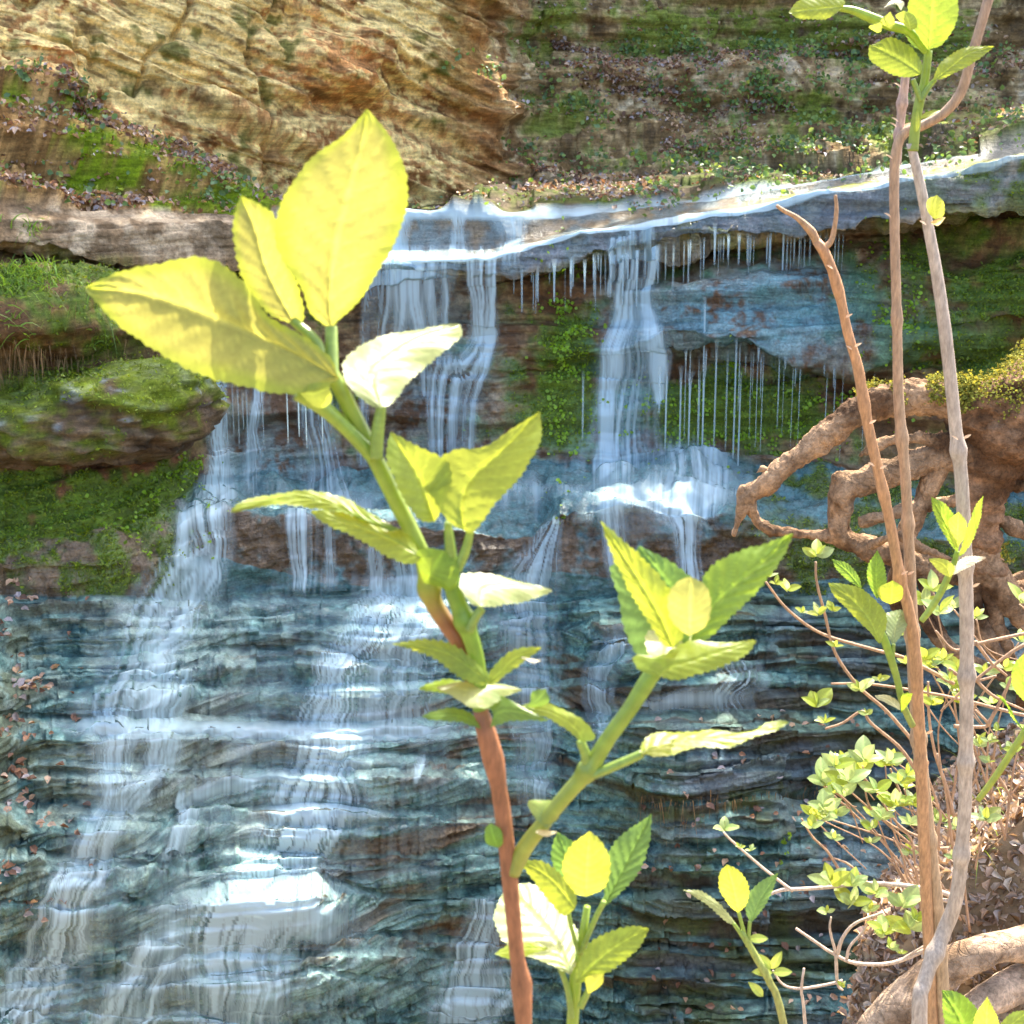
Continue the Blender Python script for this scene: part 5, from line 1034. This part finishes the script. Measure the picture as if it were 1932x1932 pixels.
# ---------------------------------------------------------------- mossy boulder left of the falls
from mathutils import noise as mn
def boulder(name, cx, cy, rx, ry, Y, depth, label, seed, mossy=.5):
    n1_, n2_ = 150, 90
    th = np.linspace(0, 2 * np.pi, n1_, endpoint=False); ph = np.linspace(-np.pi / 2, np.pi / 2, n2_)
    PH, TH = np.meshgrid(ph, th, indexing='ij')
    d = np.stack([np.cos(PH) * np.cos(TH), np.cos(PH) * np.sin(TH), np.sin(PH)], -1)
    d = np.sign(d) * np.abs(d) ** .85
    sx_ = rx * K * Y / 966; sz_ = ry * K * Y / 966
    c = P(cx, cy, Y + depth * .5)
    v = d * np.array([sx_, depth, sz_])
    q = v + seed
    q2 = fbm(q[..., 0] * 1.6, q[..., 1] * 1.6, q[..., 2] * 1.6, 5); st = strata(q[..., 0], q[..., 1], q[..., 2] + .25 * q[..., 0] + .1 * q2, 7, .8, .6)
    v = v * (1 + .5 * q2 + .20 * st + .12 * np.abs(fbm(q[..., 0] * 3, q[..., 1] * 3, q[..., 2] * 5, 4)) + .09 * fbm(q[..., 0] * 9, q[..., 1] * 9, q[..., 2] * 9, 3))[..., None]
    w = v + c
    g = fbm(w[..., 0] * 4, w[..., 1] * 4, w[..., 2] * 4, 4); g_ = fbm(w[..., 0] * 15, w[..., 1] * 15, w[..., 2] * 15, 3)
    cc = mixc(C(.085, .055, .026), C(.22, .16, .09), sm(-.3, .4, g + .4 * g_))
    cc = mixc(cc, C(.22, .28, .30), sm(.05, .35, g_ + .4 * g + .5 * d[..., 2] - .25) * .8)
    cc = mixc(cc, C(.11, .16, .008), sm(-.25, .2, g * .8 - g_ * .4 + mossy * d[..., 2]) * .9)
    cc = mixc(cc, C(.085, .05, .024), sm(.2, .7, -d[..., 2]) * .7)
    i = np.arange(n1_ * n2_).reshape(n2_, n1_); j = np.roll(i, -1, 1)
    F = np.stack([i[:-1], j[:-1], j[1:], i[1:]], -1).reshape(-1, 4)
    o = mesh_np(name, w, F, cliff_mat, None, {'col': cc.reshape(-1, 3), 'wet': sm(-.2, .4, g_).ravel() * .5})
    wf = w.reshape(-1, 3); ok = np.where((cc[..., 1] > cc[..., 0] + .01).ravel() & (wf[:, 1] < c[1] + .2))[0]; ii = ok[RNG.integers(0, len(ok), 2600)]
    nr = d.reshape(-1, 3)[ii]
    tag(cards('moss', wf[ii] + RNG.normal(size=(2600, 3)) * .02 + nr * .008, nr + [0, 0, .4], RNG.uniform(.012, .032, 2600), np.array([(.13, .20, .012)]) * RNG.uniform(.5, 1.6, (2600, 1)), green_mat, .7, .45, .2, lift=1.0), 'tufted moss on the boulders left of the falls', kind='stuff')
    return tag(o, label, 'rock', 'loose rocks beside the falls')
boulder('boulder', 130, 775, 240, 95, 8.75, .6, 'large rounded mossy boulder left of the falls above the green slope', 3.1, .5)
boulder('boulder', 325, 765, 90, 55, 9.1, .4, 'small wet mossy rock between the big boulder and the left fall', 8.4, .6)
# ---------------------------------------------------------------- trees added unseen above the frame on the cliff top to shade the stream
sun_gaps = [(P(520, 1735, 7.35), .42)] + [(P(gx, gy, gY), .34) for gx, gy, gY in [(700, 485, 10.7), (820, 485, 10.7), (940, 480, 10.7), (820, 395, 11.3), (950, 400, 11.3), (1050, 455, 10.7), (1150, 430, 10.8), (1250, 412, 10.8), (1350, 395, 10.9), (1440, 380, 10.8), (1530, 362, 10.7), (1610, 348, 10.5), (1700, 330, 10.5), (1780, 310, 10.3), (1860, 295, 10.2), (1920, 285, 10.1), (1450, 360, 11.2), (1700, 322, 10.9), (1850, 290, 10.7)]]  # openings carved in the crowns along sun rays, to light lip and tread
def shade_tree(x, y, z0, zc, rx, rz, label, k):
    t = empty('added_shade_tree', (x, y, z0), label, 'tree', 'added shade trees on the cliff top')
    v, F, tt = tube_np(np.array([(x, y, z0 - .5), (x + .1, y, z0 + 2), (x - .1, y + .1, zc)]), np.array([.22, .18, .09]), 12, 20, .1)
    to_mesh('trunk', v, F, bark_mat, t, np.tile([.12, .09, .06], (len(v), 1)))
    for a in range(5):
        e = np.array([x + math.cos(a * 1.3) * rx * .7, y + math.sin(a * 1.3) * rx * .5, zc + random.uniform(-.3, .6) * rz])
        v, F, tt = tube_np(np.array([(x, y, zc - rz), (np.array([x, y, zc - rz]) + e) / 2 + [0, 0, .2], e]), np.array([.07, .05, .02]), 8, 12, .1)
        to_mesh('branch', v, F, bark_mat, t, np.tile([.12, .09, .06], (len(v), 1)))
    u = RNG.normal(size=(k, 3)); u /= np.linalg.norm(u, axis=1, keepdims=True); u *= RNG.uniform(.35, 1, (k, 1)) ** .4
    p = np.array([x, y, zc]) + u * [rx, rx * .7, rz]
    p += .5 * np.stack([vn(p[:, 0] * 1.1, p[:, 1] * 1.1, p[:, 2] * 1.1 + 9 * i_) for i_ in range(3)], -1)
    dn = fbm(p[:, 0] * .9, p[:, 1] * .9, p[:, 2] * .9, 2)
    s_ = np.array(SUN_DIR); off = np.full(len(p), 9.0)
    for gp_, gr_ in sun_gaps:
        D = p - gp_; off = np.minimum(off, np.linalg.norm(D - (D @ s_)[:, None] * s_, axis=1) / gr_)
    p = p[(dn > -.3) & (off > 1)]
    cards('crown', p, np.tile([0., 0, 1], (len(p), 1)), RNG.uniform(.10, .22, len(p)), np.array([(.08, .13, .02)]) * RNG.uniform(.6, 1.4, (len(p), 1)), green_mat, .9, .7, .3, t)
for x, y, z0, zc, rx, rz, lb_ in [(-1.6, 16.2, 5.0, 9.3, 2.2, 1.9, 'unseen broad tree added for shade on the cliff top, above the sandstone wall'), (1.4, 16.6, 5.0, 9.4, 2.2, 2.1, 'unseen broad tree added for shade on the cliff top, above the corner of the gorge'), (4.2, 16.4, 4.8, 9.3, 2.3, 2.2, 'unseen broad tree added for shade on the cliff top, above the middle of the falls'), (7.2, 16.6, 4.8, 9.3, 2.4, 2.0, 'unseen broad tree added for shade on the cliff top, above the right wall'), (10.0, 16.4, 4.8, 9.2, 2.3, 1.8, 'unseen broad tree added for shade at the right end of the cliff top')]:
    shade_tree(x, y, z0, zc, rx, rz, lb_, 7000)
